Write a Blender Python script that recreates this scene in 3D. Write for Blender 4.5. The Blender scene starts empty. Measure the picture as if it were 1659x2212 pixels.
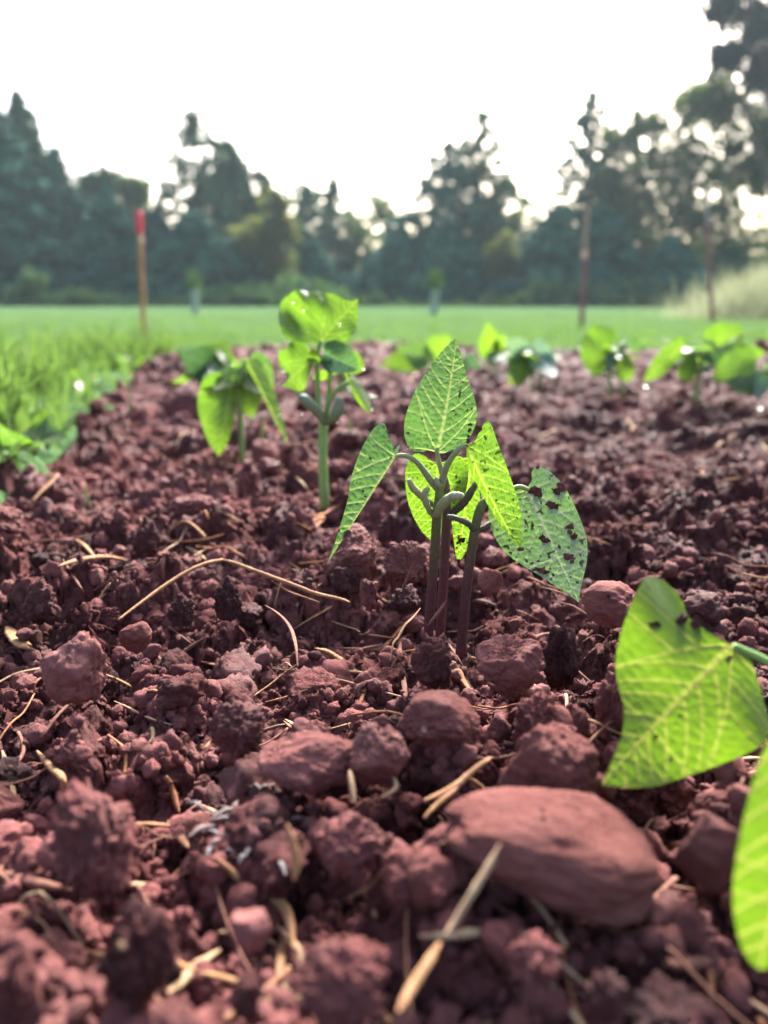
import bpy, math, random
import numpy as np
from mathutils import Vector, Matrix
random.seed(7); RNG = np.random.default_rng(7)
R = math.radians
scene = bpy.context.scene
COL = scene.collection

# ------------------------------------------------------------------ camera model
CAMH = 0.125; PITCH = R(15.3); FV = 1662.0; CX, CY = 829.5, 1106.0
CAM = np.array([0, 0, CAMH])
AR = np.array([1.0, 0, 0]); AU = np.array([0, math.sin(PITCH), math.cos(PITCH)]); AF = np.array([0, math.cos(PITCH), -math.sin(PITCH)])
def ray(vx, vy):
    return AF + (vx - CX) / FV * AR - (vy - CY) / FV * AU
def aty(vx, vy, Y):
    d = ray(vx, vy); return CAM + d * (Y / d[1])
def ground(vx, vy, z=0.0):
    d = ray(vx, vy); return CAM + d * ((z - CAMH) / d[2])
def depth(p): return float(np.dot(np.asarray(p) - CAM, AF))
def z1(zx, zy): return (663.6 + .4 * zx, 700.4 + .4 * zy)       # enlargement frames used while measuring the seedlings
def z2(zx, zy): return (.4444 * zx, 1032.2 + .4444 * zy)
def z3(zx, zy): return (.5 * zx, 1622 + .5 * zy)
def z3r(zx, zy): return (829.5 + .5 * zx, 1622 + .5 * zy)
def z4(zx, zy): return (442.4 + .3555 * zx, 1400.9 + .3555 * zy)
def z6(zx, zy): return (589.8 + .3555 * zx, 1106 + .3555 * zy)
def zp(zx, zy): return (575.1 + .2266 * zx, 604.6 + .2266 * zy)
def zr(zx, zy): return (1253.4 + .2444 * zx, 663.6 + .2444 * zy)

# ------------------------------------------------------------------ noise
def _h(ix, iy, iz, seed):
    with np.errstate(over='ignore'):
        n = (ix.astype(np.int64) * 374761393 + iy.astype(np.int64) * 668265263 + iz * 2147483647 + seed * 1274126177).astype(np.uint64)
        n &= np.uint64(0xffffffff)
        n ^= n >> np.uint64(15); n = (n * np.uint64(2246822519)) & np.uint64(0xffffffff)
        n ^= n >> np.uint64(13); n = (n * np.uint64(3266489917)) & np.uint64(0xffffffff)
        n ^= n >> np.uint64(16)
    return n
def hsh(ix, iy, iz, seed): return _h(ix, iy, iz, seed).astype(np.float64) / 4294967296.0
def vnoise(x, y, seed=0):
    ix = np.floor(x); iy = np.floor(y); fx = x - ix; fy = y - iy
    fx = fx * fx * fx * (fx * (fx * 6 - 15) + 10); fy = fy * fy * fy * (fy * (fy * 6 - 15) + 10)
    a = hsh(ix, iy, 0, seed); b = hsh(ix + 1, iy, 0, seed); c = hsh(ix, iy + 1, 0, seed); d = hsh(ix + 1, iy + 1, 0, seed)
    return (a + (b - a) * fx + (c - a) * fy + (a - b - c + d) * fx * fy) * 2 - 1
def vnoise3(p, seed=0):
    i = np.floor(p); f = p - i; f = f * f * (3 - 2 * f)
    out = 0
    for dx in (0, 1):
        for dy in (0, 1):
            for dz in (0, 1):
                w = (f[:, 0] if dx else 1 - f[:, 0]) * (f[:, 1] if dy else 1 - f[:, 1]) * (f[:, 2] if dz else 1 - f[:, 2])
                out = out + w * hsh(i[:, 0] + dx, i[:, 1] + dy, (i[:, 2] + dz).astype(np.int64), seed)
    return out * 2 - 1
def bumps(x, y, cell, seed, keep=.8, rmin=.3, rmax=.62):
    """union of half-buried balls, one per cell: crumbs of soil"""
    X = x / cell; Y = y / cell; ix = np.floor(X); iy = np.floor(Y); h = np.zeros_like(X)
    for dx in (-1, 0, 1):
        for dy in (-1, 0, 1):
            cx, cy = ix + dx, iy + dy
            r = rmin + (rmax - rmin) * hsh(cx, cy, 2, seed) ** 1.6
            r = np.where(hsh(cx, cy, 3, seed) < keep, r, 0)
            px = cx + .15 + .7 * hsh(cx, cy, 0, seed); py = cy + .15 + .7 * hsh(cx, cy, 1, seed)
            s = .75 + .5 * hsh(cx, cy, 4, seed)
            d2 = ((X - px) * s) ** 2 + ((Y - py) / s) ** 2
            h = np.maximum(h, np.sqrt(np.maximum(r * r - d2, 0)) * (.55 + .7 * hsh(cx, cy, 5, seed)))
    return h * cell
def chunks(x, y, cell, seed):
    """broken faces: every cell a tilted facet of its own height"""
    X = x / cell; Y = y / cell; ix = np.floor(X); iy = np.floor(Y); best = np.full_like(X, 9.); h = np.zeros_like(X)
    for dx in (-1, 0, 1):
        for dy in (-1, 0, 1):
            cx, cy = ix + dx, iy + dy; ex = X - cx - hsh(cx, cy, 0, seed); ey = Y - cy - hsh(cx, cy, 1, seed); d = ex * ex + ey * ey
            v = hsh(cx, cy, 2, seed) * .8 + (hsh(cx, cy, 3, seed) - .5) * 1.1 * ex + (hsh(cx, cy, 4, seed) - .5) * 1.1 * ey - .35 * d
            m = d < best; best = np.where(m, d, best); h = np.where(m, v, h)
    return h * cell
def bumps3(p, cell, seed):
    P = p / cell; i = np.floor(P); h = np.zeros(len(p))
    for dx in (-1, 0, 1):
        for dy in (-1, 0, 1):
            for dz in (-1, 0, 1):
                c = i + np.array([dx, dy, dz]); cz = c[:, 2].astype(np.int64)
                o = np.stack([hsh(c[:, 0], c[:, 1], cz * 7 + k, seed) for k in range(3)], 1)
                r = .3 + .32 * hsh(c[:, 0], c[:, 1], cz * 7 + 4, seed)
                d2 = ((P - c - o) ** 2).sum(1)
                h = np.maximum(h, np.sqrt(np.maximum(r * r - d2, 0)))
    return h * cell

# ------------------------------------------------------------------ mesh helpers
def tag(o, label=None, cat=None, group=None, kind=None):
    if label: o['label'] = label
    if cat: o['category'] = cat
    if group: o['group'] = group
    if kind: o['kind'] = kind
    return o
def mesh_data(name, v, f, smooth=True, attrs=None):
    v = np.asarray(v, np.float32); me = bpy.data.meshes.new(name)
    f = np.asarray(f, np.int32); k = f.shape[1]; nf = len(f)
    me.vertices.add(len(v)); me.vertices.foreach_set('co', v.ravel())
    me.loops.add(nf * k); me.loops.foreach_set('vertex_index', f.ravel())
    me.polygons.add(nf); me.polygons.foreach_set('loop_start', np.arange(0, nf * k, k, dtype=np.int32))
    try: me.polygons.foreach_set('loop_total', np.full(nf, k, np.int32))
    except Exception: pass
    me.polygons.foreach_set('use_smooth', np.full(nf, smooth, bool))
    for an, av in (attrs or {}).items():
        a = me.attributes.new(an, 'FLOAT', 'POINT'); a.data.foreach_set('value', np.asarray(av, np.float32))
    me.update(calc_edges=True); me.validate()
    return me
def obj(name, v, f, mat, parent=None, smooth=True, attrs=None):
    v = np.asarray(v, float)
    o = None
    off = np.zeros(3)
    if parent is not None:
        q = parent; 
        while q is not None:
            off = off + np.array(q.location); q = q.parent
    me = mesh_data(name, v - off, f, smooth, attrs); me.materials.append(mat)
    o = bpy.data.objects.new(name, me); COL.objects.link(o)
    if parent is not None: o.parent = parent
    return o
def thing(name, label, cat, loc, group=None):
    o = bpy.data.objects.new(name, None); COL.objects.link(o); o.location = loc; o.empty_display_size = .01
    return tag(o, label, cat, group)
def place_origin(o):
    """move a top-level mesh's origin to its centre"""
    me = o.data; n = len(me.vertices); co = np.empty(n * 3, np.float32); me.vertices.foreach_get('co', co); co = co.reshape(-1, 3)
    c = (co.min(0) + co.max(0)) / 2; c[2] = co[:, 2].min(); me.vertices.foreach_set('co', (co - c).ravel()); o.location = c; me.update()
    return o
def spline(pts, n):
    P = np.asarray(pts, float)
    if len(P) == 2: return P[0] + (P[1] - P[0]) * np.linspace(0, 1, n)[:, None]
    Q = np.vstack([2 * P[0] - P[1], P, 2 * P[-1] - P[-2]])
    t = np.linspace(0, len(P) - 1 - 1e-9, n); i = t.astype(int); u = (t - i)[:, None]
    a, b, c, d = Q[i], Q[i + 1], Q[i + 2], Q[i + 3]
    return .5 * (2 * b + (c - a) * u + (2 * a - 5 * b + 4 * c - d) * u ** 2 + (3 * b - a - 3 * c + d) * u ** 3)
def tube(pts, rad, n=24, seg=10, flat=1.0, rough=0.0, seed=0):
    C = spline(pts, n); rr = np.interp(np.linspace(0, 1, n), np.linspace(0, 1, len(rad)), rad)
    T = np.gradient(C, axis=0); T /= np.linalg.norm(T, axis=1)[:, None] + 1e-12
    up = np.array([.13, .31, .94]); S = np.cross(T, up); S /= np.linalg.norm(S, axis=1)[:, None] + 1e-9; N = np.cross(S, T)
    a = np.arange(seg) / seg * 2 * math.pi
    v = C[:, None] + (S[:, None] * np.cos(a)[None, :, None] + N[:, None] * np.sin(a)[None, :, None] * flat) * rr[:, None, None]
    if rough:
        g = np.random.default_rng(seed); v = v + (g.random((n, seg, 1)) - .5) * rough * rr[:, None, None] * (S[:, None] * np.cos(a)[None, :, None] + N[:, None] * np.sin(a)[None, :, None])
    v = v.reshape(-1, 3)
    f = [(i * seg + j, i * seg + (j + 1) % seg, (i + 1) * seg + (j + 1) % seg, (i + 1) * seg + j) for i in range(n - 1) for j in range(seg)]
    b = len(v); v = np.vstack([v, C[0], C[-1]])
    for j in range(seg):
        f.append((b, (j + 1) % seg, j, j)); k = (n - 1) * seg
        f.append((b + 1, k + j, k + (j + 1) % seg, k + (j + 1) % seg))
    g = np.concatenate([np.repeat(np.linspace(0, 1, n), seg), [0, 1]])
    return v, [q if q[2] != q[3] else q for q in f], g
def tube_obj(name, pts, rad, mat, parent=None, **k):
    v, f, g = tube(pts, rad, **k)
    quads = [q for q in f if q[2] != q[3]]; tris = [q[:3] for q in f if q[2] == q[3]]
    off = np.zeros(3); q = parent
    while q is not None: off = off + np.array(q.location); q = q.parent
    me = bpy.data.meshes.new(name); me.from_pydata((v - off).tolist(), [], quads + tris)
    me.polygons.foreach_set('use_smooth', np.full(len(me.polygons), True))
    a = me.attributes.new('grad', 'FLOAT', 'POINT'); a.data.foreach_set('value', g.astype(np.float32))
    me.materials.append(mat); me.update()
    o = bpy.data.objects.new(name, me); COL.objects.link(o)
    if parent is not None: o.parent = parent
    return o
_ico = {}
def ico(sub):
    if sub not in _ico:
        import bmesh
        bm = bmesh.new(); bmesh.ops.create_icosphere(bm, subdivisions=sub, radius=1)
        _ico[sub] = (np.array([v.co[:] for v in bm.verts]), np.array([[v.index for v in f.verts] for f in bm.faces])); bm.free()
    return _ico[sub]

# ------------------------------------------------------------------ materials
def mat(name):
    m = bpy.data.materials.new(name); m.use_nodes = True; nt = m.node_tree; nt.nodes.clear()
    return m, nt, nt.nodes.new('ShaderNodeOutputMaterial')
def N(nt, t, **k):
    n = nt.nodes.new(t)
    for a, b in k.items():
        if a.startswith('i_'): n.inputs[int(a[2:]) if a[2:].isdigit() else a[2:].replace('_', ' ')].default_value = b
        else: setattr(n, a, b)
    return n
def ramp(nt, stops, src):
    r = nt.nodes.new('ShaderNodeValToRGB'); e = r.color_ramp.elements
    while len(e) < len(stops): e.new(.5)
    for x, (p, c) in zip(e, stops):
        x.position = p; x.color = (*c, 1) if len(c) == 3 else c
    nt.links.new(src, r.inputs[0]); return r
def mix(nt, fac, a, b, blend='MIX'):
    m = nt.nodes.new('ShaderNodeMix'); m.data_type = 'RGBA'; m.blend_type = blend
    for sock, val in ((m.inputs[0], fac), (m.inputs[6], a), (m.inputs[7], b)):
        if hasattr(val, 'is_output'): nt.links.new(val, sock)
        else: sock.default_value = val if not isinstance(val, tuple) or len(val) == 4 else (*val, 1)
    return m.outputs[2]
def noise(nt, co, scale, detail=4, rough=.6, dist=0):
    n = N(nt, 'ShaderNodeTexNoise'); n.inputs['Scale'].default_value = scale; n.inputs['Detail'].default_value = detail
    n.inputs['Roughness'].default_value = rough; n.inputs['Distortion'].default_value = dist
    if co is not None: nt.links.new(co, n.inputs['Vector'])
    return n.outputs[0]
def attr(nt, name): return N(nt, 'ShaderNodeAttribute', attribute_name=name).outputs['Fac']
def geo_pos(nt): return N(nt, 'ShaderNodeNewGeometry').outputs['Position']
def objc(nt): return N(nt, 'ShaderNodeTexCoord').outputs['Object']

def soil_mat(name, dark, mid, light, rough=(.5, .8), fine=1.0, specks=True, bump=.5, obj_space=False, rnd=False, spec=.5):
    m, nt, out = mat(name); L = nt.links.new
    co = objc(nt) if obj_space else geo_pos(nt)
    if obj_space:
        rnd = N(nt, 'ShaderNodeObjectInfo').outputs['Random']
        ad = N(nt, 'ShaderNodeVectorMath', operation='ADD'); sc = N(nt, 'ShaderNodeVectorMath', operation='SCALE', i_3=7.0)
        cx = N(nt, 'ShaderNodeCombineXYZ'); L(rnd, cx.inputs[0]); L(rnd, cx.inputs[1]); L(cx.outputs[0], sc.inputs[0]); L(co, ad.inputs[0]); L(sc.outputs[0], ad.inputs[1]); co = ad.outputs[0]
    n1 = noise(nt, co, 45 * fine, 6, .65); n2 = noise(nt, co, 260 * fine, 5, .7); n3 = noise(nt, co, 9 * fine, 3, .5)
    c = ramp(nt, [(.3, dark), (.5, mid), (.68, light)], n1).outputs[0]
    c = mix(nt, ramp(nt, [(.35, (0, 0, 0)), (.75, (1, 1, 1))], n2).outputs[0], c, (*light, 1))
    c = mix(nt, ramp(nt, [(.42, (0, 0, 0)), (.62, (.55, .55, .55))], n3).outputs[0], c, (*dark, 1))
    if specks:
        v = N(nt, 'ShaderNodeTexVoronoi'); v.inputs['Scale'].default_value = 190 * fine; L(co, v.inputs['Vector'])
        s = ramp(nt, [(.12, (1, 1, 1)), (.2, (0, 0, 0))], v.outputs['Distance']).outputs[0]
        r = ramp(nt, [(.80, (0, 0, 0)), (.84, (1, 1, 1))], N(nt, 'ShaderNodeSeparateColor').outputs[0])
        sep = r.inputs[0].links[0].from_node; L(v.outputs['Color'], sep.inputs[0])
        mm = N(nt, 'ShaderNodeMath', operation='MULTIPLY'); L(s, mm.inputs[0]); L(r.outputs[0], mm.inputs[1])
        c = mix(nt, mm.outputs[0], c, (.025, .018, .016, 1))
        v2 = N(nt, 'ShaderNodeTexVoronoi'); v2.inputs['Scale'].default_value = 130 * fine; L(co, v2.inputs['Vector'])
        s2 = ramp(nt, [(.1, (1, 1, 1)), (.16, (0, 0, 0))], v2.outputs['Distance']).outputs[0]
        sep2 = N(nt, 'ShaderNodeSeparateColor'); L(v2.outputs['Color'], sep2.inputs[0])
        r2 = ramp(nt, [(.92, (0, 0, 0)), (.94, (1, 1, 1))], sep2.outputs[1]).outputs[0]
        m2 = N(nt, 'ShaderNodeMath', operation='MULTIPLY'); L(s2, m2.inputs[0]); L(r2, m2.inputs[1])
        c = mix(nt, m2.outputs[0], c, (.42, .27, .17, 1))
    sx = N(nt, 'ShaderNodeSeparateXYZ'); L(geo_pos(nt), sx.inputs[0])
    dm = N(nt, 'ShaderNodeMapRange', interpolation_type='SMOOTHSTEP'); L(sx.outputs[0], dm.inputs[0]); dm.inputs[1].default_value = -.05; dm.inputs[2].default_value = .22; dm.inputs[3].default_value = .0; dm.inputs[4].default_value = .62
    dn = N(nt, 'ShaderNodeMath', operation='MULTIPLY'); L(dm.outputs[0], dn.inputs[0]); L(ramp(nt, [(.3, (.35, .35, .35)), (.6, (1, 1, 1))], noise(nt, geo_pos(nt), 14, 4, .6)).outputs[0], dn.inputs[1])   # the right half of the bed is damp
    c = mix(nt, dn.outputs[0], c, tuple(.45 * a_ + .22 * b_ for a_, b_ in zip(dark, mid)) + (1,))
    if rnd:
        ri = N(nt, 'ShaderNodeObjectInfo').outputs['Random']
        c = mix(nt, ramp(nt, [(.0, (.55, .55, .55)), (.45, (0, 0, 0))], ri).outputs[0], c, (*dark, 1))
        c = mix(nt, ramp(nt, [(.6, (0, 0, 0)), (1.0, (.5, .5, .5))], ri).outputs[0], c, tuple(min(1, 1.25 * q) for q in light) + (1,))
    p = N(nt, 'ShaderNodeBsdfPrincipled'); L(c, p.inputs['Base Color'])
    rr = N(nt, 'ShaderNodeMapRange'); L(n1, rr.inputs[0]); rr.inputs[1].default_value = .35; rr.inputs[2].default_value = .65
    rr.inputs[3].default_value = rough[0]; rr.inputs[4].default_value = rough[1]; L(rr.outputs[0], p.inputs['Roughness'])
    wet = N(nt, 'ShaderNodeMapRange'); L(noise(nt, co, 30 * fine, 4, .6), wet.inputs[0]); wet.inputs[1].default_value = .45; wet.inputs[2].default_value = .7; wet.inputs[3].default_value = min(.02, spec); wet.inputs[4].default_value = spec * .36
    L(wet.outputs[0], p.inputs['Specular IOR Level'])
    b1 = noise(nt, co, 420 * fine, 6, .75); b2 = noise(nt, co, 1500 * fine, 3, .6)
    ms = N(nt, 'ShaderNodeMath', operation='MULTIPLY_ADD', i_1=.35); L(b2, ms.inputs[0]); L(b1, ms.inputs[2])
    b = N(nt, 'ShaderNodeBump'); b.inputs['Strength'].default_value = bump; b.inputs['Distance'].default_value = .0030; L(ms.outputs[0], b.inputs['Height']); L(b.outputs[0], p.inputs['Normal'])
    L(p.outputs[0], out.inputs[0]); return m
DK, MD, LT = (.021, .0074, .0078), (.085, .0285, .0282), (.200, .077, .071)
M_SOIL = soil_mat('red_soil', DK, MD, LT, bump=.8)
M_CLOD = soil_mat('clod_soil', (.022, .0078, .0082), (.091, .031, .030), (.210, .081, .075), bump=.8, rnd=True)
M_CLOD_DARK = soil_mat('dark_humus_clod', (.014, .007, .0075), (.044, .018, .019), (.12, .050, .050), bump=.9)
M_STONE = soil_mat('red_sandstone', (.076, .027, .025), (.130, .047, .042), (.20, .080, .071), rough=(.6, .85), fine=1.1, specks=True, bump=.6, rnd=True)
M_BOULDER = soil_mat('weathered_red_stone', (.10, .036, .033), (.18, .070, .060), (.27, .116, .100), rough=(.8, .95), fine=1.2, specks=True, bump=.9, spec=.05)
M_STONE_PINK = soil_mat('pink_sandstone', (.09, .031, .029), (.16, .058, .053), (.25, .104, .094), rough=(.45, .75), specks=True, bump=.6)

def leaf_mat(name, top, under, glow, veinc, veinglow, trans=.5, rough=.42, wet=0.0, dirt=True, spec=.5):
    m, nt, out = mat(name); L = nt.links.new
    bf = N(nt, 'ShaderNodeNewGeometry').outputs['Backfacing']
    vein = attr(nt, 'vein'); ret = attr(nt, 'net'); d = attr(nt, 'dirt')
    n = noise(nt, geo_pos(nt), 140, 4, .6)
    base = mix(nt, bf, (*under, 1), (*top, 1))
    base = mix(nt, ramp(nt, [(.35, (.0, .0, .0)), (.7, (.5, .5, .5))], n).outputs[0], base, tuple(x * .62 for x in top) + (1,))
    base = mix(nt, ret, base, tuple(min(1, x * 1.5 + .02) for x in under) + (1,))
    base = mix(nt, vein, base, (*veinc, 1))
    g = mix(nt, ramp(nt, [(.35, (0, 0, 0)), (.7, (.45, .45, .45))], n).outputs[0], (*glow, 1), tuple(x * .7 for x in glow) + (1,))
    g = mix(nt, ret, g, tuple(min(1, x * 1.25 + .02) for x in glow) + (1,)); g = mix(nt, vein, g, (*veinglow, 1))
    if dirt:
        base = mix(nt, d, base, (.035, .018, .016, 1)); g = mix(nt, d, g, (.01, .006, .004, 1))
    p = N(nt, 'ShaderNodeBsdfPrincipled'); L(base, p.inputs['Base Color']); p.inputs['Roughness'].default_value = rough; p.inputs['Specular IOR Level'].default_value = spec
    if wet: p.inputs['Coat Weight'].default_value = wet; p.inputs['Coat Roughness'].default_value = .25
    b = N(nt, 'ShaderNodeBump', i_Strength=.25); b.inputs['Distance'].default_value = .0006; L(noise(nt, geo_pos(nt), 1600, 3, .6), b.inputs['Height']); L(b.outputs[0], p.inputs['Normal'])
    t = N(nt, 'ShaderNodeBsdfTranslucent'); L(g, t.inputs[0])
    s = N(nt, 'ShaderNodeMixShader', i_0=trans); L(p.outputs[0], s.inputs[1]); L(t.outputs[0], s.inputs[2]); L(s.outputs[0], out.inputs[0]); return m
M_LEAF = leaf_mat('bean_leaf', (.04, .10, .015), (.115, .19, .075), (.065, .155, .012), (.27, .31, .15), (.20, .27, .06), trans=.48)
M_LEAF_PALE = leaf_mat('sky_paled_bean_leaf', (.05, .12, .03), (.25, .35, .15), (.10, .21, .012), (.34, .36, .26), (.20, .26, .08), trans=.42, rough=.35)  # pale underside, whitened further to paint in the sky light it catches
M_LEAF_YOUNG = leaf_mat('young_bean_leaf', (.04, .10, .015), (.07, .15, .022), (.095, .20, .006), (.19, .26, .06), (.20, .30, .03), trans=.56, dirt=True)
M_LEAF_NEAR = leaf_mat('bright_bean_leaf', (.04, .10, .015), (.09, .16, .015), (.14, .265, .006), (.17, .21, .05), (.30, .34, .05), trans=.6, dirt=False)
M_LEAF_SHEEN = leaf_mat('wet_sheen_bean_leaf', (.24, .36, .28), (.24, .36, .28), (.12, .22, .08), (.3, .4, .3), (.2, .3, .1), trans=.45, rough=.35, wet=.3, dirt=False)  # wet coat; the bluish white sheen itself is painted into the base colour
M_LEAF_BLUE = leaf_mat('mature_bean_leaf', (.08, .15, .09), (.03, .08, .04), (.05, .14, .02), (.15, .24, .14), (.15, .25, .08), trans=.35, rough=.3, wet=.4, dirt=False)

def stem_mat(name, low, high, a=.25, b=.75, sss=.05):
    m, nt, out = mat(name); L = nt.links.new
    g = attr(nt, 'grad'); n = noise(nt, geo_pos(nt), 350, 4, .7)
    ad = N(nt, 'ShaderNodeMath', operation='MULTIPLY_ADD', i_1=.3, i_2=-.15); L(n, ad.inputs[0])
    ad2 = N(nt, 'ShaderNodeMath', operation='ADD'); L(ad.outputs[0], ad2.inputs[0]); L(g, ad2.inputs[1])
    c = ramp(nt, [(a, low), (b, high)], ad2.outputs[0]).outputs[0]
    v = N(nt, 'ShaderNodeTexVoronoi'); v.inputs['Scale'].default_value = 900; L(geo_pos(nt), v.inputs['Vector'])
    c = mix(nt, ramp(nt, [(.10, (.4, .4, .4)), (.2, (0, 0, 0))], v.outputs['Distance']).outputs[0], c, (.28, .25, .19, 1))
    c = mix(nt, ramp(nt, [(.55, (0, 0, 0)), (.72, (.8, .8, .8))], noise(nt, geo_pos(nt), 700, 5, .7)).outputs[0], c, tuple(x * .45 for x in low) + (1,))
    p = N(nt, 'ShaderNodeBsdfPrincipled'); L(c, p.inputs['Base Color']); p.inputs['Roughness'].default_value = .6; p.inputs['Specular IOR Level'].default_value = .2
    b_ = N(nt, 'ShaderNodeBump', i_Strength=.5); b_.inputs['Distance'].default_value = .0008; L(noise(nt, geo_pos(nt), 900, 4, .7), b_.inputs['Height']); L(b_.outputs[0], p.inputs['Normal'])
    if sss: p.inputs['Subsurface Weight'].default_value = sss; p.inputs['Subsurface Radius'].default_value = (.002, .004, .001); p.inputs['Subsurface Scale'].default_value = .5
    L(p.outputs[0], out.inputs[0]); return m
M_STEM = stem_mat('purple_stem', (.060, .018, .020), (.09, .12, .035), .3, .9)
M_STEM_DARK = stem_mat('dark_purple_stem', (.085, .024, .028), (.10, .085, .045), .3, 1.1)
M_PETIOLE = stem_mat('petiole', (.15, .15, .085), (.21, .26, .11), .1, .9)
M_STEM_PALE = stem_mat('pale_green_stem', (.15, .22, .07), (.17, .28, .075), .05, .7, .15)
M_COTY = stem_mat('shrivelled_cotyledon', (.15, .155, .07), (.26, .27, .15), .1, .9)
M_COTY_DARK = stem_mat('dark_cotyledon', (.045, .038, .030), (.075, .075, .045), .1, .9)
M_COTY_PALE = stem_mat('plump_cotyledon', (.12, .18, .09), (.17, .22, .15), .1, .9)

def straw_mat(name, a, b, c):
    m, nt, out = mat(name); L = nt.links.new
    co = geo_pos(nt); n = noise(nt, co, 300, 5, .7); n2 = noise(nt, co, 60, 3, .5); g = attr(nt, 'grad')
    col = ramp(nt, [(.3, a), (.5, b), (.7, c)], n).outputs[0]
    col = mix(nt, ramp(nt, [(.45, (0, 0, 0)), (.7, (.8, .8, .8))], n2).outputs[0], col, (.20, .09, .06, 1))
    w = N(nt, 'ShaderNodeTexNoise'); w.inputs['Scale'].default_value = 55; L(g, w.inputs['Vector'])
    col = mix(nt, ramp(nt, [(.45, (0, 0, 0)), (.6, (.5, .5, .5))], w.outputs[0]).outputs[0], col, tuple(x * .55 for x in b) + (1,))
    p = N(nt, 'ShaderNodeBsdfPrincipled'); L(col, p.inputs['Base Color']); p.inputs['Roughness'].default_value = .8; p.inputs['Specular IOR Level'].default_value = .12
    bb = N(nt, 'ShaderNodeBump', i_Strength=.4); bb.inputs['Distance'].default_value = .0006; L(n, bb.inputs['Height']); L(bb.outputs[0], p.inputs['Normal'])
    L(p.outputs[0], out.inputs[0]); return m
M_STRAW = straw_mat('dry_straw', (.17, .08, .036), (.28, .15, .07), (.40, .25, .14))
M_STRAW_PALE = straw_mat('pale_straw', (.24, .155, .085), (.34, .235, .135), (.45, .34, .22))
M_TWIG = straw_mat('brown_twig', (.08, .034, .025), (.14, .062, .044), (.22, .11, .075))
M_HUSK = straw_mat('dead_leaf', (.16, .06, .03), (.30, .12, .05), (.42, .22, .12))
M_CHAR = straw_mat('black_bark', (.012, .010, .010), (.022, .018, .018), (.05, .04, .04))

def simple_mat(name, c, rough=.6, var=.25, scale=20, spec=.4):
    m, nt, out = mat(name); L = nt.links.new
    n = noise(nt, geo_pos(nt), scale, 5, .65)
    col = ramp(nt, [(.3, tuple(x * (1 - var) for x in c)), (.7, tuple(min(1, x * (1 + var)) for x in c))], n).outputs[0]
    p = N(nt, 'ShaderNodeBsdfPrincipled'); L(col, p.inputs['Base Color']); p.inputs['Roughness'].default_value = rough; p.inputs['Specular IOR Level'].default_value = spec
    L(p.outputs[0], out.inputs[0]); return m
def crown_mat(name, a, b, glow, trans=.3, scale=1.6):
    m, nt, out = mat(name); L = nt.links.new
    n = noise(nt, geo_pos(nt), scale, 4, .6)
    col = ramp(nt, [(.35, a), (.65, b)], n).outputs[0]
    p = N(nt, 'ShaderNodeBsdfPrincipled'); L(col, p.inputs['Base Color']); p.inputs['Roughness'].default_value = .8; p.inputs['Specular IOR Level'].default_value = .03
    t = N(nt, 'ShaderNodeBsdfTranslucent'); t.inputs[0].default_value = (*glow, 1)
    s = N(nt, 'ShaderNodeMixShader', i_0=trans); L(p.outputs[0], s.inputs[1]); L(t.outputs[0], s.inputs[2]); L(s.outputs[0], out.inputs[0]); return m
M_SPRUCE = crown_mat('spruce_needles', (.007, .050, .040), (.042, .160, .112), (.02, .05, .03), .12)
M_SPRUCE2 = crown_mat('fir_needles', (.014, .056, .032), (.066, .145, .072), (.03, .06, .02), .15)
M_DECID = crown_mat('broad_leaves', (.024, .062, .028), (.088, .140, .054), (.08, .12, .025), .4)
M_DECID_Y = crown_mat('yellowish_leaves', (.060, .088, .032), (.105, .125, .042), (.12, .14, .03), .5)
M_SHRUB = crown_mat('shrub_leaves', (.04, .085, .038), (.075, .14, .06), (.07, .14, .03), .3)
M_PINE = crown_mat('pine_needles', (.03, .042, .046), (.05, .066, .066), (.03, .05, .03), .1)
M_BARK = simple_mat('bark', (.075, .055, .045), .85, .4, 8)
M_GRASS = leaf_mat('grass_blade', (.080, .140, .045), (.095, .155, .06), (.12, .21, .035), (.2, .36, .14), (.4, .6, .15), trans=.4, dirt=False, spec=.04, rough=.6)
M_MEADOW = crown_mat('meadow_grass', (.15, .19, .10), (.27, .27, .18), (.26, .28, .16), .4, 6)

def lawn_mat():
    m, nt, out = mat('lawn_turf'); L = nt.links.new
    co = geo_pos(nt)
    n1 = noise(nt, co, 2.2, 5, .6); n2 = noise(nt, co, 90, 4, .7)
    c = ramp(nt, [(.3, (.046, .076, .036)), (.6, (.072, .112, .054)), (.8, (.11, .15, .08))], n1).outputs[0]
    c = mix(nt, ramp(nt, [(.35, (0, 0, 0)), (.7, (.6, .6, .6))], n2).outputs[0], c, (.045, .12, .035, 1))
    p = N(nt, 'ShaderNodeBsdfPrincipled'); L(c, p.inputs['Base Color']); p.inputs['Roughness'].default_value = 1; p.inputs['Specular IOR Level'].default_value = .0
    b = N(nt, 'ShaderNodeBump', i_Strength=.8); b.inputs['Distance'].default_value = .02; L(noise(nt, co, 60, 4, .7), b.inputs['Height']); L(b.outputs[0], p.inputs['Normal'])
    L(p.outputs[0], out.inputs[0]); return m
M_LAWN = lawn_mat()
def dew_mat():
    m, nt, out = mat('dew_water'); p = N(nt, 'ShaderNodeBsdfPrincipled'); p.inputs['Base Color'].default_value = (1, 1, 1, 1)
    p.inputs['Roughness'].default_value = .02; p.inputs['Transmission Weight'].default_value = 1; p.inputs['IOR'].default_value = 1.33
    nt.links.new(p.outputs[0], out.inputs[0]); return m
M_DEW = dew_mat()

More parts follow.
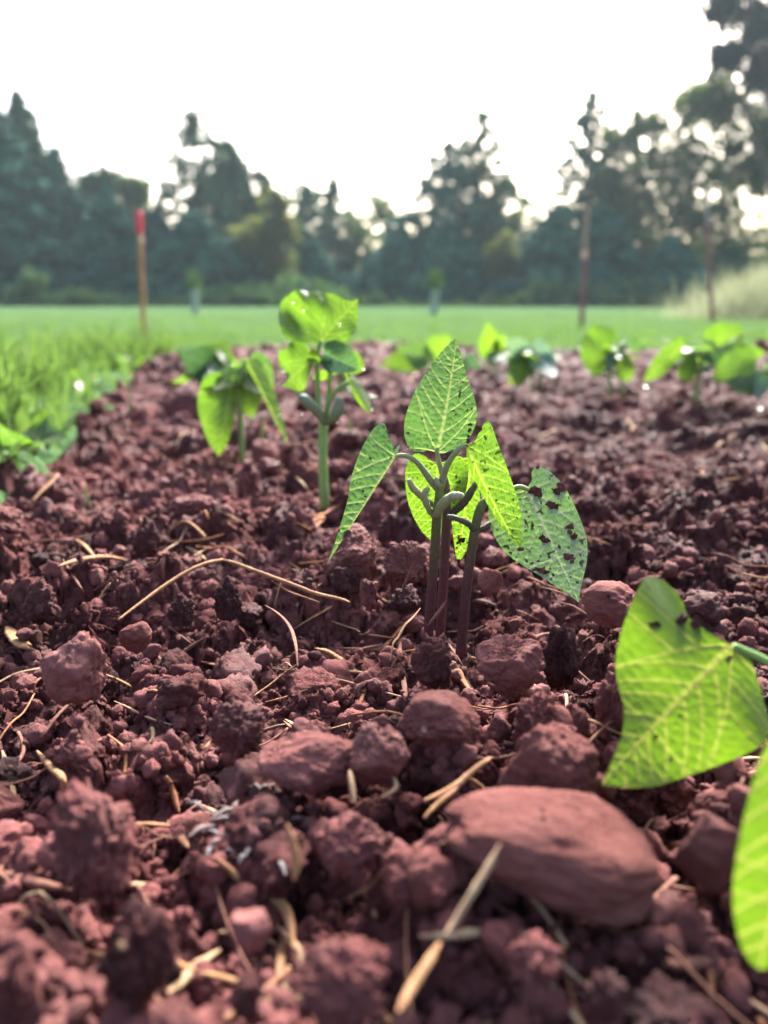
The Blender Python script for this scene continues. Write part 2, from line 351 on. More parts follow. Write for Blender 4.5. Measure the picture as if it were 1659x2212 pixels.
# ------------------------------------------------------------------ terrain
EDGE = np.array([ground(*q)[:2] for q in ((-250, 1330), (-120, 1140), (20, 1020), (95, 955), (175, 890), (240, 840), (290, 800), (330, 778))])
FAR_Y = 2.15
def bed_inside(x, y):
    """signed distance-like value: > 0 inside the bed"""
    xl = np.interp(y, EDGE[:, 1], EDGE[:, 0], left=EDGE[0, 0] - .2, right=EDGE[-1, 0])
    w = .03 * vnoise(x * 9, y * 9, 91) + .015 * vnoise(x * 31, y * 31, 92)
    return np.minimum(x - xl, (FAR_Y - .03 * x) - y) + w
def H(x, y, fine=True):
    x = np.asarray(x, float); y = np.asarray(y, float)
    wx = x + .006 * vnoise(x * 60, y * 60, 1) + .002 * vnoise(x * 190, y * 190, 2); wy = y + .006 * vnoise(x * 60, y * 60, 3) + .002 * vnoise(x * 190, y * 190, 4)
    h = .012 * vnoise(x * 4, y * 4, 5) + .006 * vnoise(x * 11, y * 11, 6)
    smooth = np.clip((x - .05) / .5, 0, .22) * np.clip((y - .2) / .6, 0, 1)
    am = 1 - smooth
    h = h + am * (.75 * bumps(wx, wy, .045, 11, .6) + .70 * bumps(wx, wy, .021, 12, .6) + .26 * chunks(wx, wy, .026, 61))
    h = h + .70 * bumps(wx, wy, .0105, 13, .6) + .30 * chunks(wx, wy, .0115, 62)
    if fine:
        h = h + .32 * chunks(wx, wy, .0048, 63) + .9 * bumps(wx, wy, .0052, 14, .6) + .9 * bumps(wx + .0003 * vnoise(x * 900, y * 900, 7), wy, .0026, 15, .8)
        h = h + .00045 * vnoise(x * 700, y * 700, 16) + .0003 * vnoise(x * 1700, y * 1700, 17)
    h = h - .0185
    # hollow at the foot of the main clump, low ridge along the left edge and the far edge
    h = h - .006 * np.exp(-((x - .028) ** 2 + (y - .272) ** 2) / .016 ** 2)
    ins = bed_inside(x, y)
    h = h + .018 * np.exp(-((ins - .16) / .10) ** 2) * np.clip((y - .7) / .5, 0, 1)
    out = np.clip(-ins / .04, 0, 1)
    return h * (1 - out) - .05 * out
def lawn_h(x, y):
    ins = bed_inside(x, y)
    near = np.clip(1 - (y - 2) / 6, 0, 1)
    return -.004 + .012 * np.clip((1.2 - y) / 1, 0, 1) + .006 * vnoise(x * 3, y * 3, 41) * near + .004 * vnoise(x * 12, y * 12, 42) * near - .055 * np.clip((ins + .01) / .04, 0, 1)
nu, nv = 960, 1080
t = np.linspace(0, 1, nv); ys = .055 * (2.32 / .055) ** (t ** .97)
u = np.linspace(-1, 1, nu)
YY = np.repeat(ys[:, None], nu, 1); XX = u[None, :] * (.085 + .60 * YY)
sv = np.stack([XX.ravel(), YY.ravel(), H(XX.ravel(), YY.ravel())], 1)
# a little sideways push so that crumbs overhang
k = np.clip(YY.ravel() / .3, .3, 1)
sv[:, 0] += .0020 * vnoise(sv[:, 0] * 300, sv[:, 1] * 300 + sv[:, 2] * 400, 21); sv[:, 1] += .0020 * vnoise(sv[:, 0] * 300 + 9, sv[:, 1] * 300 + sv[:, 2] * 400, 22)
I = np.arange(nu * nv).reshape(nv, nu)
sf = np.stack([I[:-1, :-1], I[:-1, 1:], I[1:, 1:], I[1:, :-1]], -1).reshape(-1, 4)
tag(obj('soil', sv, sf, M_SOIL), kind='structure')
# coarse soil all round the fine patch (seen only when stepping aside), then the lawn to the horizon
gx = np.linspace(-1.2, 2.6, 420); gy = np.linspace(-.8, 2.3, 380); GX, GY = np.meshgrid(gx, gy)
inner = (np.abs(GX) < (.085 + .60 * GY) - .02) & (GY > .07) & (GY < 2.25)
gz = H(GX.ravel(), GY.ravel(), False) - .002 - .03 * inner.ravel()
I = np.arange(GX.size).reshape(GX.shape); gf = np.stack([I[:-1, :-1], I[:-1, 1:], I[1:, 1:], I[1:, :-1]], -1).reshape(-1, 4)
keepf = ~(inner.ravel()[gf].all(1)); tag(obj('garden_bed', np.stack([GX.ravel(), GY.ravel(), gz], 1), gf[keepf], M_SOIL), kind='structure')
def axis(a, b, core0, core1, step): 
    core = np.arange(core0, core1, step); w = np.geomspace(step, b - core1 + step, 40) - step; e = np.geomspace(step, core0 - a + step, 40) - step
    return np.concatenate([(core0 - e[:0:-1]), core, core1 + w])
lx = axis(-160, 160, -2.6, 3.0, .025); ly = axis(-60, 220, -.8, 2.8, .025)
LX, LY = np.meshgrid(lx, ly); lz = lawn_h(LX.ravel(), LY.ravel())
I = np.arange(LX.size).reshape(LX.shape); lf = np.stack([I[:-1, :-1], I[:-1, 1:], I[1:, 1:], I[1:, :-1]], -1).reshape(-1, 4)
tag(obj('lawn', np.stack([LX.ravel(), LY.ravel(), lz], 1), lf, M_LAWN), kind='structure')

def top_of(x, y, r=.003):
    h = H(x, y, False)
    for i in range(6): h = np.maximum(h, H(x + r * math.cos(i * 1.047), y + r * math.sin(i * 1.047), False))
    return h
def hit_top(vx, vy, dz=0.0):
    d = ray(vx, vy); s = np.geomspace(.12, 2.5, 420); P = CAM + d * s[:, None]
    b = np.nonzero(P[:, 2] < top_of(P[:, 0], P[:, 1]) + dz)[0]
    return P[b[0]] if len(b) else ground(vx, vy)
def hit(vx, vy, dz=0.0):
    """point of the soil surface seen at an image position"""
    d = ray(vx, vy); s = np.geomspace(.1, 3.5, 2600); P = CAM + d * s[:, None]
    hh = H(P[:, 0], P[:, 1]) + dz; b = np.nonzero(P[:, 2] < hh)[0]
    if len(b) == 0: return ground(vx, vy)
    return P[b[0]]

# ------------------------------------------------------------------ clods and stones
def lump(seed, sub, shape='clod', sq=(1, .9, .75)):
    v, f = ico(sub); v = v.copy(); g = np.random.default_rng(seed); o = g.random(3) * 50
    if shape == 'clod':
        r = 1 + .28 * vnoise3(v * 1.3 + o, seed) + .16 * vnoise3(v * 2.7 + o, seed + 1)
        pl = np.full(len(v), 9.0)
        for i in range(9):
            n = g.normal(size=3); n /= np.linalg.norm(n); q = v @ n; pl = np.minimum(pl, np.where(q > .05, (.62 + .4 * g.random()) / np.maximum(q, .05), 9))
        r = np.minimum(r, pl) ; r = np.minimum(r, 1.25)
        p = v * r[:, None]; w = p + .14 * np.stack([vnoise3(p * 4 + o, seed + 5 + i) for i in range(3)], 1)
        d = .55 * bumps3(w + o, .5, seed) + .65 * bumps3(w + o, .24, seed + 1) + (.8 * bumps3(w + o, .12, seed + 2) if sub > 3 else 0) + (.75 * bumps3(w + o, .065, seed + 3) if sub > 4 else 0) + (.5 * bumps3(w + o, .036, seed + 4) if sub > 5 else 0) - .06 * np.abs(vnoise3(p * 6 + o, seed + 8))
        d = d + .02 * vnoise3(p * 22 + o, seed + 9)
        v = p * .74 + v * d[:, None]
    else:
        if shape == 'smooth': o = o * 0 + 3.1
        p = v.copy(); r = np.full(len(v), 9.0)
        for i in range(10):
            n = g.normal(size=3); n /= np.linalg.norm(n); dist = .58 + .42 * g.random()
            q = v @ n; r = np.minimum(r, np.where(q > .05, dist / np.maximum(q, .05), 9))
        r = np.minimum(r, 1.15); r = 1.15 - np.log1p(np.exp((1.15 - r) * 26 - 1)) / 26 + .03
        r = r + .10 * vnoise3(v * 1.6 + o, seed) + .06 * vnoise3(v * 4.5 + o, seed + 1) + .03 * vnoise3(v * 11 + o, seed + 2) + .014 * vnoise3(v * 30 + o, seed + 4)
        if shape == 'smooth':
            a = np.abs(v); r = 1 / (a[:, 0] ** 3 + a[:, 1] ** 3 + a[:, 2] ** 3.4) ** (1 / 3.1)
        if shape == 'smooth': r = r + .14 * vnoise3(v * 1.25 + o, seed) + .08 * vnoise3(v * 2.6 + o, seed + 1) + .035 * vnoise3(v * 6 + o, seed + 2) + .016 * vnoise3(v * 14 + o, seed + 4) + .010 * vnoise3(v * 34 + o, seed + 5) - .05 * np.clip(vnoise3(v * 2.1 + 9, seed + 6) - .3, 0, 1)
        if shape == 'rough':
            mk = np.clip((vnoise3(v * 1.8 + o * 2, seed + 11) + .25) * 3, .12, 1); w_ = v + .1 * np.stack([vnoise3(v * 5 + o, seed + 15 + i) for i in range(3)], 1)
            r = r + mk * (.6 * bumps3(w_ + o, .24, seed) + .7 * bumps3(w_ + o, .11, seed + 7) + .7 * bumps3(w_ + o, .055, seed + 8)) - .05
        v = v * r[:, None]
        if shape == 'smooth':
            k_ = np.clip((v[:, 0] + 1) / 1.5, 0, 1); k_ = .45 + .55 * k_ ** .7; v[:, 1] *= k_; v[:, 2] = v[:, 2] * k_ + .10 * np.sin(v[:, 0] * 2.2 + 2.4)
    v = v * np.array(sq); v -= (v.max(0) + v.min(0)) / 2; v /= np.abs(v).max(0)
    return v, f
def euler(a, b, c):
    return np.array(Matrix.Rotation(c, 3, 'Z') @ Matrix.Rotation(b, 3, 'Y') @ Matrix.Rotation(a, 3, 'X'))
TAKEN = []
def stone(name, box, label, cat, mat_, seed, shape='rock', sub=5, tilt=0.0, sink=.2, dy=1.0):
    """box in image units; the stone is sized from its distance on the ground"""
    x0, y0, x1, y1 = box; cx, cy = (x0 + x1) / 2, (y0 + y1) / 2
    foot = ground(cx, y1 - .22 * (y1 - y0), .002); Y = foot[1] + .10 * 0
    c = aty(cx, cy, Y); d = depth(c); w = (x1 - x0) / 2 * d / FV; h = (y1 - y0) / 2 * d / FV
    v, f = lump(seed, sub, shape, (1, 1, 1))
    if shape == 'clod': w *= .86; c = c - np.array([0, 0, h * .16])
    if shape != 'smooth':
        w *= .93; v = v * np.array([w, (w + h) / 2 * dy, h * 1.12]); c = c - np.array([0, 0, h * .20])
    else: v = v * np.array([w, (w + h) / 2 * dy, h * 1.06])
    m = euler(0, tilt, 0); v = v @ m.T + c
    o = obj(name, v, f, mat_); tag(o, label, cat); place_origin(o)
    TAKEN.append((c[0], c[1], w)); return o
S = stone
def hero_stone():
    o = [950, 1712, 1418, 1985]
    sil = None
S('stone', (945, 1735, 1412, 1905), 'largest smooth reddish stone in front with a pale straw leaning on it', 'stone', M_BOULDER, 5, 'smooth', 6, tilt=.19)
S('stone', (850, 1492, 1050, 1610), 'smooth red half-buried stone below the curled brown dead leaf', 'stone', M_STONE, 11, 'rough', 6)
S('stone', (1018, 1368, 1185, 1500), 'purplish red stone with a thin straw across it, right of the stem bases', 'stone', M_STONE, 23, 'rough', 6)
S('stone', (1245, 1252, 1400, 1345), 'pale pinkish wet stone just behind the tip of the dirtiest leaf', 'stone', M_STONE_PINK, 31, 'rough', 5)
S('stone', (690, 1128, 822, 1262), 'dark red rounded stone behind the tip of the drooping left leaf', 'stone', M_STONE, 37, 'rough', 6)
S('stone', (545, 1585, 790, 1690), 'flat pink sandstone slab sunk into the soil, speckled with crumbs', 'stone', M_STONE_PINK, 41, 'rough', 6)
S('stone', (1462, 1745, 1605, 1900), 'dark angular stone with a pale top edge next to the lower blurred leaf', 'stone', M_STONE, 47, 'rock', 5)
S('stone', (1070, 1560, 1310, 1755), 'big rough reddish stone directly behind the largest smooth stone', 'stone', M_STONE, 53, 'rough', 6)
S('stone', (738, 1555, 892, 1695), 'blocky red stone with knobbly left side beside the pink slab', 'stone', M_STONE, 59, 'rough', 6)
S('stone', (82, 1360, 232, 1500), 'worn stone with a bright red face at the far left near a bark chip', 'stone', M_STONE_PINK, 61, 'rough', 5)
S('stone', (875, 1845, 1000, 1955), 'small brown stone against the left end of the largest smooth stone', 'stone', M_STONE, 67, 'rough', 5)
S('stone', (495, 1960, 590, 2040), 'small pink angular stone with a black fleck, under the forked straw', 'stone', M_STONE_PINK, 71, 'rock', 5)
S('stone', (1030, 1225, 1090, 1275), 'small pale round stone between the third stem and the dirtiest leaf', 'stone', M_STONE_PINK, 73, 'rock', 4)
S('stone', (540, 945, 605, 1000), 'rounded pinkish pebble beside the stem of the broad drooping seedling', 'stone', M_STONE_PINK, 79, 'rock', 4)
S('stone', (255, 1340, 330, 1400), 'smooth brown pebble on top of the worn left stone', 'stone', M_STONE, 83, 'rock', 5)
K = 'clod of soil'
S('soil_clod', (272, 1102, 358, 1190), 'upright egg shaped red soil clod behind the bent straw', 'soil clod', M_CLOD, 101, 'clod', 5)
S('soil_clod', (38, 1235, 135, 1335), 'round knobbly soil clod at the far left edge behind the worn stone', 'soil clod', M_CLOD, 103, 'clod', 5)
S('soil_clod', (85, 1668, 318, 1890), 'biggest crumbly soil clod in the left foreground', 'soil clod', M_CLOD, 105, 'clod', 6)
S('soil_clod', (180, 1915, 400, 2120), 'blurred crumbly soil clod in the lower left corner area with a straw stub on top', 'soil clod', M_CLOD, 107, 'clod', 6)
S('soil_clod', (355, 1270, 425, 1345), 'dark crumbly soil clod under the bend of the long straw', 'soil clod', M_CLOD_DARK, 109, 'clod', 5)
S('soil_clod', (448, 1232, 535, 1325), 'near black humus clod topped with grey fibre, right of the straw bend', 'soil clod', M_CLOD_DARK, 113, 'clod', 5)
S('soil_clod', (1165, 1325, 1265, 1470), 'tall dark jagged soil clod below the dirtiest leaf', 'soil clod', M_CLOD_DARK, 127, 'clod', 5)
S('soil_clod', (875, 1350, 985, 1480), 'soil clod with a black charred lump in front of the stem bases', 'soil clod', M_CLOD, 131, 'clod', 5)
S('soil_clod', (1095, 1485, 1265, 1610), 'crumbly brown clod behind the big rough stone', 'soil clod', M_CLOD, 137, 'clod', 6)
S('soil_clod', (1270, 1430, 1390, 1590), 'clod half hidden behind the bright blurred leaf', 'soil clod', M_CLOD, 139, 'clod', 5)
S('soil_clod', (815, 1150, 945, 1255), 'broad layered soil clod right behind the three stems', 'soil clod', M_CLOD, 149, 'clod', 6)
S('soil_clod', (705, 1215, 785, 1275), 'dark knobbly clod in front of the dark red rounded stone', 'soil clod', M_CLOD_DARK, 151, 'clod', 5)
S('soil_clod', (770, 1240, 825, 1310), 'small upright clod with two straw stubs left of the stems', 'soil clod', M_CLOD, 157, 'clod', 5)
S('soil_clod', (825, 1255, 920, 1320), 'dark clod close to the left of the first stem', 'soil clod', M_CLOD_DARK, 163, 'clod', 5)
S('soil_clod', (345, 1060, 480, 1110), 'low flat clod with straw on top far behind the bent straw', 'soil clod', M_CLOD, 167, 'clod', 5)
S('soil_clod', (610, 2020, 880, 2180), 'wide pink blurred lump of soil in the front centre', 'soil clod', M_CLOD, 173, 'clod', 6, tilt=-.3)
S('soil_clod', (-30, 2010, 110, 2215), 'blurred pink soil clod cut by the lower left corner', 'soil clod', M_CLOD, 179, 'clod', 5)
S('soil_clod', (290, 2150, 440, 2260), 'blurred rounded clod cut by the bottom edge on the left', 'soil clod', M_CLOD, 181, 'clod', 5)
S('soil_clod', (490, 2085, 580, 2190), 'small round blurred clod left of the pink arch lump', 'soil clod', M_CLOD, 191, 'clod', 5)
S('soil_clod', (660, 1740, 860, 1860), 'brown crumbly clod in front of the pink sandstone slab', 'soil clod', M_CLOD, 193, 'clod', 6)
S('soil_clod', (430, 1500, 590, 1610), 'crumbly clod behind and left of the pink sandstone slab', 'soil clod', M_CLOD, 197, 'clod', 6)
S('soil_clod', (1080, 2000, 1240, 2100), 'blurred lumpy clod below the largest smooth stone', 'soil clod', M_CLOD, 199, 'clod', 5)
S('soil_clod', (1250, 2080, 1370, 2190), 'blurred pinkish clod with a straw end at its foot, lower right', 'soil clod', M_CLOD, 211, 'clod', 5)

MAIN = [aty(*z1(665, 1600), .283), aty(*z1(725, 1600), .291), aty(*z1(840, 1660), .279)]
# ~250 loose clods: one mesh per kind, copied
protos = []
for i in range(14):
    v, f = lump(300 + i, 4 if i % 2 else 5, 'clod' if i % 5 else 'rough', (1, .7 + .3 * random.random(), .6 + .35 * random.random()))
    v[:, 2] *= .66
    me = mesh_data('soil_clod', v, f); me.materials.append([M_CLOD, M_CLOD, M_CLOD_DARK, M_CLOD, M_STONE, M_CLOD][i % 6]); protos.append(me)
cnt = 0
while cnt < 270:
    y = .105 * (1.75 / .105) ** (random.random() ** 1.15); x = random.uniform(-1, 1) * (.02 + .54 * y)
    r = .0032 + .0078 * random.random() ** 2.1
    if x > .05 and y > .35: r *= .8
    if float(bed_inside(np.array([x]), np.array([y]))[0]) < .02: continue
    if any((x - m[0]) ** 2 + (y - m[1]) ** 2 < (r + .007) ** 2 for m in MAIN): continue
    if any((x - m[0]) ** 2 + (y - m[1]) ** 2 < (.55 * (r + m[2])) ** 2 for m in TAKEN): continue
    o = bpy.data.objects.new('soil_clod', protos[cnt % 14]); COL.objects.link(o)
    z = float(H(np.array([x]), np.array([y]), False)[0])
    s = r * (1 + .25 * min(1, y)); o.location = (x, y, z + .35 * s); o.scale = (s, s, s); o.rotation_euler = (random.uniform(-.5, .5), random.uniform(-.5, .5), random.uniform(0, 6.28))
    tag(o, 'small crumbly red brown soil clod lying loose on the tilled bed', 'soil clod', 'loose soil clods strewn over the bed'); cnt += 1; TAKEN.append((x, y, s * .6))
# crumbs: nobody could count them
def crumbs(name, n, sub, rmin, rmax, y0, y1, material, seed, power=2.5):
    g = np.random.default_rng(seed); lumps = [lump(500 + seed * 10 + i, sub, 'clod' if sub > 1 else 'rough', (1, .8, .7)) for i in range(6)]
    y = y0 * (y1 / y0) ** g.random(n); x = g.uniform(-1, 1, n) * (.03 + .56 * y); ok = bed_inside(x, y) > .01; x, y = x[ok], y[ok]
    z = H(x, y); r = rmin + (rmax - rmin) * g.random(len(x)) ** power; V, F, b = [], [], 0
    for i in range(len(x)):
        v, f = lumps[i % 6]; m = euler(*(g.random(3) * 6.28)); q = (v * r[i] * np.array([1, .85, .75])) @ m.T + np.array([x[i], y[i], z[i] + r[i] * .25]); V.append(q); F.append(f + b); b += len(v)
    tag(obj(name, np.concatenate(V), np.concatenate(F), material), 'countless fine crumbs of red soil strewn over the bed' if material is M_CLOD else 'dark specks of humus scattered among the soil crumbs', 'soil crumbs', kind='stuff')
crumbs('soil_crumbs', 3600, 3, .0016, .0058, .1, .7, M_CLOD, 1)
crumbs('soil_crumbs', 9000, 2, .0006, .0022, .1, .9, M_CLOD, 2)
crumbs('humus_crumbs', 700, 2, .0006, .003, .1, .9, M_CLOD_DARK, 3)

# ------------------------------------------------------------------ leaves
def vein_mask(x, y, wl, wr, seed):
    """x, y in leaf units (length 1); main veins and the fine net between them"""
    g = np.random.default_rng(seed); m = np.zeros_like(x)
    def add(d, w): np.maximum(m, np.clip(1.4 - np.abs(d) / w, 0, 1), out=m)
    taper = np.clip(1.05 - y, .15, 1)
    add(np.where((y > -.02), x, 1), .015 * taper + .003)
    for side in (-1, 1):
        ax = np.where(x * side > -.004, np.abs(x), 5)
        for i, y0 in enumerate([0, .13, .27, .40, .53, .65, .77, .87]):
            y1 = y0 + (g.random() - .5) * .05 + (.03 if side > 0 else 0) if i else 0
            k = (1.05 if i == 0 else .62 + .08 * g.random()); q = 1.5 if i else 2.2
            yy = y1 + k * ax + q * ax ** 2 * (1 if i else 1)
            sl = np.sqrt(1 + (k + 2 * q * ax) ** 2)
            add((y - yy) / sl, (.0085 if i == 0 else .0075) * np.clip(1 - ax * 1.7, .25, 1))
        # second basal vein running out into the lobe, with forks
        add((y - (.12 * ax - .9 * ax ** 2)) / np.sqrt(1 + (.12 - 1.8 * ax) ** 2), .0075 * np.clip(1 - ax * 1.8, .2, 1))
        yb = .75 * ax
        for x0 in (.10, .18):
            add((y - (1.05 * x0 + 2.2 * x0 ** 2 + .1 * (ax - x0))) + np.where(ax < x0, 9, 0), .005)
    # net: distance to cell borders at two sizes
    def cells(c, sd):
        X, Y = x / c + 40, y / (c * .8) + 40; ix, iy = np.floor(X), np.floor(Y); d1 = np.full_like(X, 9.); d2 = np.full_like(X, 9.)
        for dx in (-1, 0, 1):
            for dy in (-1, 0, 1):
                cx, cy = ix + dx, iy + dy; d = np.hypot(X - cx - .1 - .8 * hsh(cx, cy, 0, sd), Y - cy - .1 - .8 * hsh(cx, cy, 1, sd))
                n1 = np.minimum(d1, d); d2 = np.minimum(d2, np.maximum(d1, d)); d1 = n1
        return d2 - d1
    big, small = cells(.066, seed), cells(.026, seed + 1)
    net = np.maximum(np.clip(1 - big / .10, 0, 1) * .85, np.clip(1 - small / .14, 0, 1) * .40)
    return m, net * (1 - m), np.clip(big, 0, .7) / .7, np.clip(small, 0, .6) / .6
def leaf(parent, base, tip, left, right, side, material, foldl=0.0, foldr=0.0, bend=0.0, curl=0.0, seed=1, mid=None, quilt=1.0, dirt=0.0, tipcurl=0.0, ns=150, nt_=44, name='leaf', wave=.02, label=None, netk=1.0):
    """left / right: outline points in leaf units (x >= 0, y along the midrib), from the sinus to the tip; side: direction of +x"""
    base, tip = np.asarray(base, float), np.asarray(tip, float); L = np.linalg.norm(tip - base); T = (tip - base) / L
    Sd = np.asarray(side, float); Sd = Sd - T * np.dot(Sd, T); Sd /= np.linalg.norm(Sd); Nn = np.cross(Sd, T)
    s = np.linspace(0, 1, ns) ; xm_k = 0 if mid is None else mid
    P = []; UVW = []
    cols = []
    for sgn, pts in ((-1, left), (1, right)):
        B = spline([(0, 0)] + list(pts) + [(0, 1.0)], 400)
        # resample by arc length so that the edge is evenly spaced
        a = np.concatenate([[0], np.cumsum(np.hypot(*np.diff(B, axis=0).T))]); a /= a[-1]
        bx = np.interp(s, a, B[:, 0]); by = np.interp(s, a, B[:, 1])
        tt = np.linspace(0, 1, nt_)
        X = sgn * bx[:, None] * tt[None]; Yc = s[:, None] ** 1.0 * (1 - tt[None]) + by[:, None] * tt[None]
        cols.append((X, Yc))
    X = np.concatenate([cols[0][0][:, :0:-1], cols[1][0]], 1); Y = np.concatenate([cols[0][1][:, :0:-1], cols[1][1]], 1)
    m, net, big, small = vein_mask(X, Y, 0, 0, seed)
    g = np.random.default_rng(seed); ph = g.random(4) * 6.28
    d = np.clip((vnoise(X * 34 + 5, Y * 34 + seed * 3, seed) - (.80 - .28 * dirt)) * 9, 0, 1) * np.clip((vnoise(X * 5, Y * 5 + seed, seed + 3) + .35 + dirt * .3) * 2, 0, 1) if dirt else np.zeros_like(X)
    if dirt: d = np.maximum(d, np.clip((vnoise(X * 75, Y * 75 + seed, seed + 8) - (.86 - .14 * dirt)) * 9, 0, 1))
    fold = np.where(X < 0, foldl, foldr); xx = X * np.cos(fold); n = np.abs(X) * np.sin(fold)
    n = n + bend * (4 * Y * (1 - Y)) * .25 + curl * X ** 2 + wave * np.sin(Y * 9 + ph[0]) * np.abs(X) * 2.2 + wave * .7 * np.sin(Y * 17 + X * 11 + ph[1]) * np.abs(X) + tipcurl * np.clip(Y - .7, 0, 1) ** 2
    n = n + .42 * quilt * (.016 * big + .006 * small - .012 * m)
    xx = xx + xm_k * (4 * Y * (1 - Y))
    W = base + L * (xx[..., None] * Sd + Y[..., None] * T + n[..., None] * Nn)
    r, c = X.shape; I = np.arange(r * c).reshape(r, c); F = np.stack([I[:-1, :-1], I[:-1, 1:], I[1:, 1:], I[1:, :-1]], -1).reshape(-1, 4)
    o = obj(name, W.reshape(-1, 3), F, material, parent, True, {'vein': m.ravel(), 'net': net.ravel() * .75 * netk, 'dirt': d.ravel()})
    if label: o['label'] = label
    o_surface = (W, X, Y); return o, o_surface
def px_outline(base, tip, pts, sgn_side):
    """outline pixels -> leaf units about the chord base-tip; sgn_side: +1 when the points lie to the image right of the base->tip direction"""
    b, t_ = np.array(base, float), np.array(tip, float); L = np.linalg.norm(t_ - b); e = (t_ - b) / L; n = np.array([-e[1], e[0]]) * sgn_side
    return [(max(.004, float(np.dot(np.array(p) - b, n)) / L), float(np.dot(np.array(p) - b, e)) / L) for p in pts]
def px_side(base, tip):
    """world direction of image-space normal matching sgn_side = +1"""
    e = np.array(tip, float) - np.array(base, float); e /= np.linalg.norm(e); n = (-e[1], e[0]); return n[0] * AR - n[1] * AU
STD = [(.05, -.05), (.16, -.09), (.27, -.02), (.345, .12), (.36, .25), (.335, .40), (.27, .56), (.18, .73), (.085, .89)]
def sc(o, k): return [(x * k, y) for x, y in o]
def pxleaf(parent, zf, base, tip, Yb, Yt, left=None, right=None, **k):
    """left: points on the -n side, right: on the +n side (n = image normal of base->tip turned clockwise on screen)"""
    b, t_ = zf(*base), zf(*tip)
    Lp = px_outline(b, t_, [zf(*p) for p in left], -1) if left and not isinstance(left[0][0], float) else left
    Rp = px_outline(b, t_, [zf(*p) for p in right], 1) if right and not isinstance(right[0][0], float) else right
    Lp = Lp or Rp; Rp = Rp or Lp
    return leaf(parent, aty(*b, Yb), aty(*t_, Yt), Lp, Rp, px_side(b, t_), **k)
def zpts(zf, pts, Ys):
    if not hasattr(Ys, '__len__'): Ys = [Ys, Ys]
    yy = np.interp(np.linspace(0, 1, len(pts)), np.linspace(0, 1, len(Ys)), Ys)
    return [aty(*zf(*p), y) for p, y in zip(pts, yy)]
def clumps_on(leaf_obj, surf, base, tip, zf, items, Yl, seed):
    """crumbs of soil stuck to a leaf: sub-parts of it"""
    for i, (px, py, r) in enumerate(items):
        v, f = lump(900 + seed * 20 + i, 5, 'clod', (1, .8, .8)); v = v * (1 + .5 * vnoise3(v * 1.8 + i * 3.1, seed))[:, None]; W = surf[0].reshape(-1, 3)
        d = W - CAM; dd = d @ AF; sx = CX + FV * (d @ AR) / dd; sy = CY - FV * (d @ AU) / dd
        q = zf(px, py); j = np.argmin((sx - q[0]) ** 2 + (sy - q[1]) ** 2); c = W[j]; rr = r * .31 * depth(c) / FV
        m = euler(0, i * 2.3, 0); pos = c - AF * rr * .15
        obj('dirt_clump', (v * rr * np.array([1.2, .5, .75])) @ m.T + pos, f, M_CLOD, leaf_obj)
def dew(parent, p, r):
    r *= .62; v, f = ico(3); obj('dew_drop', v * r * np.array([1, 1, 1.1]) + p, f, M_DEW, parent)

# ---- the sharp clump: three seedlings -----------------------------------------------------------------
b = aty(*z1(660, 1640), .283)
s1 = thing('bean_seedling', 'sharp dirty bean seedling with two drooping leaves, first stem of the clump in focus', 'seedling', b)
tube_obj('stem', zpts(z1, [(652, 1720), (660, 1600), (675, 1400), (692, 1180), (700, 1040), (712, 930), (716, 872)], [.283, .283]), [.0021, .00205, .0019, .0019, .0017, .0017], M_STEM, s1, n=50, seg=14)
tube_obj('petiole', zpts(z1, [(708, 890), (672, 850), (630, 790), (590, 742), (545, 715), (500, 708), (478, 716)], [.283, .281]), [.0015, .0013, .0010, .0009, .0007], M_PETIOLE, s1)
tube_obj('petiole', zpts(z1, [(722, 880), (738, 810), (762, 750), (800, 695), (835, 662), (858, 652)], [.283, .277]), [.0015, .0013, .0011, .0010, .0008], M_PETIOLE, s1)
B, BS = pxleaf(s1, z1, (480, 714), (110, 1290), .281, .260, right=[(466, 660), (445, 610), (430, 545), (412, 525), (375, 545), (340, 590), (290, 685), (250, 790), (228, 880), (218, 950), (190, 1050), (150, 1180)],
    left=[(.03, -.05), (.10, -.13), (.17, -.12), (.21, .05), (.2, .25), (.15, .5), (.09, .75)], material=M_LEAF, foldl=R(-104), bend=.06, seed=3, dirt=.35, label='drooping leaf folded along its midrib, pale underside spotted with dirt')
clumps_on(B, BS, None, None, z1, [(228, 1130, 22), (222, 1155, 16), (450, 575, 12), (340, 720, 9), (300, 900, 8), (182, 1200, 8), (170, 1108, 9)], .28, 1)
Cc, CS = pxleaf(s1, z1, (858, 655), (1152, 1222), .277, .266, left=[(880, 640), (905, 632), (930, 575), (962, 527), (995, 550), (1030, 630), (1072, 730), (1108, 820), (1140, 910), (1160, 980), (1165, 1060), (1160, 1150)],
    right=[(.02, .02), (.05, .06), (.10, .15), (.12, .3), (.11, .5), (.07, .75)], material=M_LEAF_YOUNG, foldl=0, foldr=R(-70), bend=-.05, seed=5, dirt=.3, mid=.018, label='bright backlit leaf hanging to the right, brown dried tip')
clumps_on(Cc, CS, None, None, z1, [(1152, 1215, 20), (1020, 950, 10), (1110, 945, 9), (845, 652, 10)], .27, 2)
tube_obj('cotyledon', zpts(z1, [(690, 1040), (720, 985), (760, 945), (800, 928), (838, 922)], [.281, .274]), [.0014, .0019, .0017, .0016, .0010], M_COTY, s1, rough=.45, n=20)
tube_obj('cotyledon', zpts(z1, [(682, 1035), (655, 995), (638, 950), (636, 905), (655, 885)], [.282, .280]), [.0010, .0012, .0012, .0012, .0009], M_COTY, s1, rough=.45, n=20)
tube_obj('bud', zpts(z1, [(715, 880), (700, 850), (698, 825)], .281), [.0012, .0012, .0005], M_PETIOLE, s1, n=8)

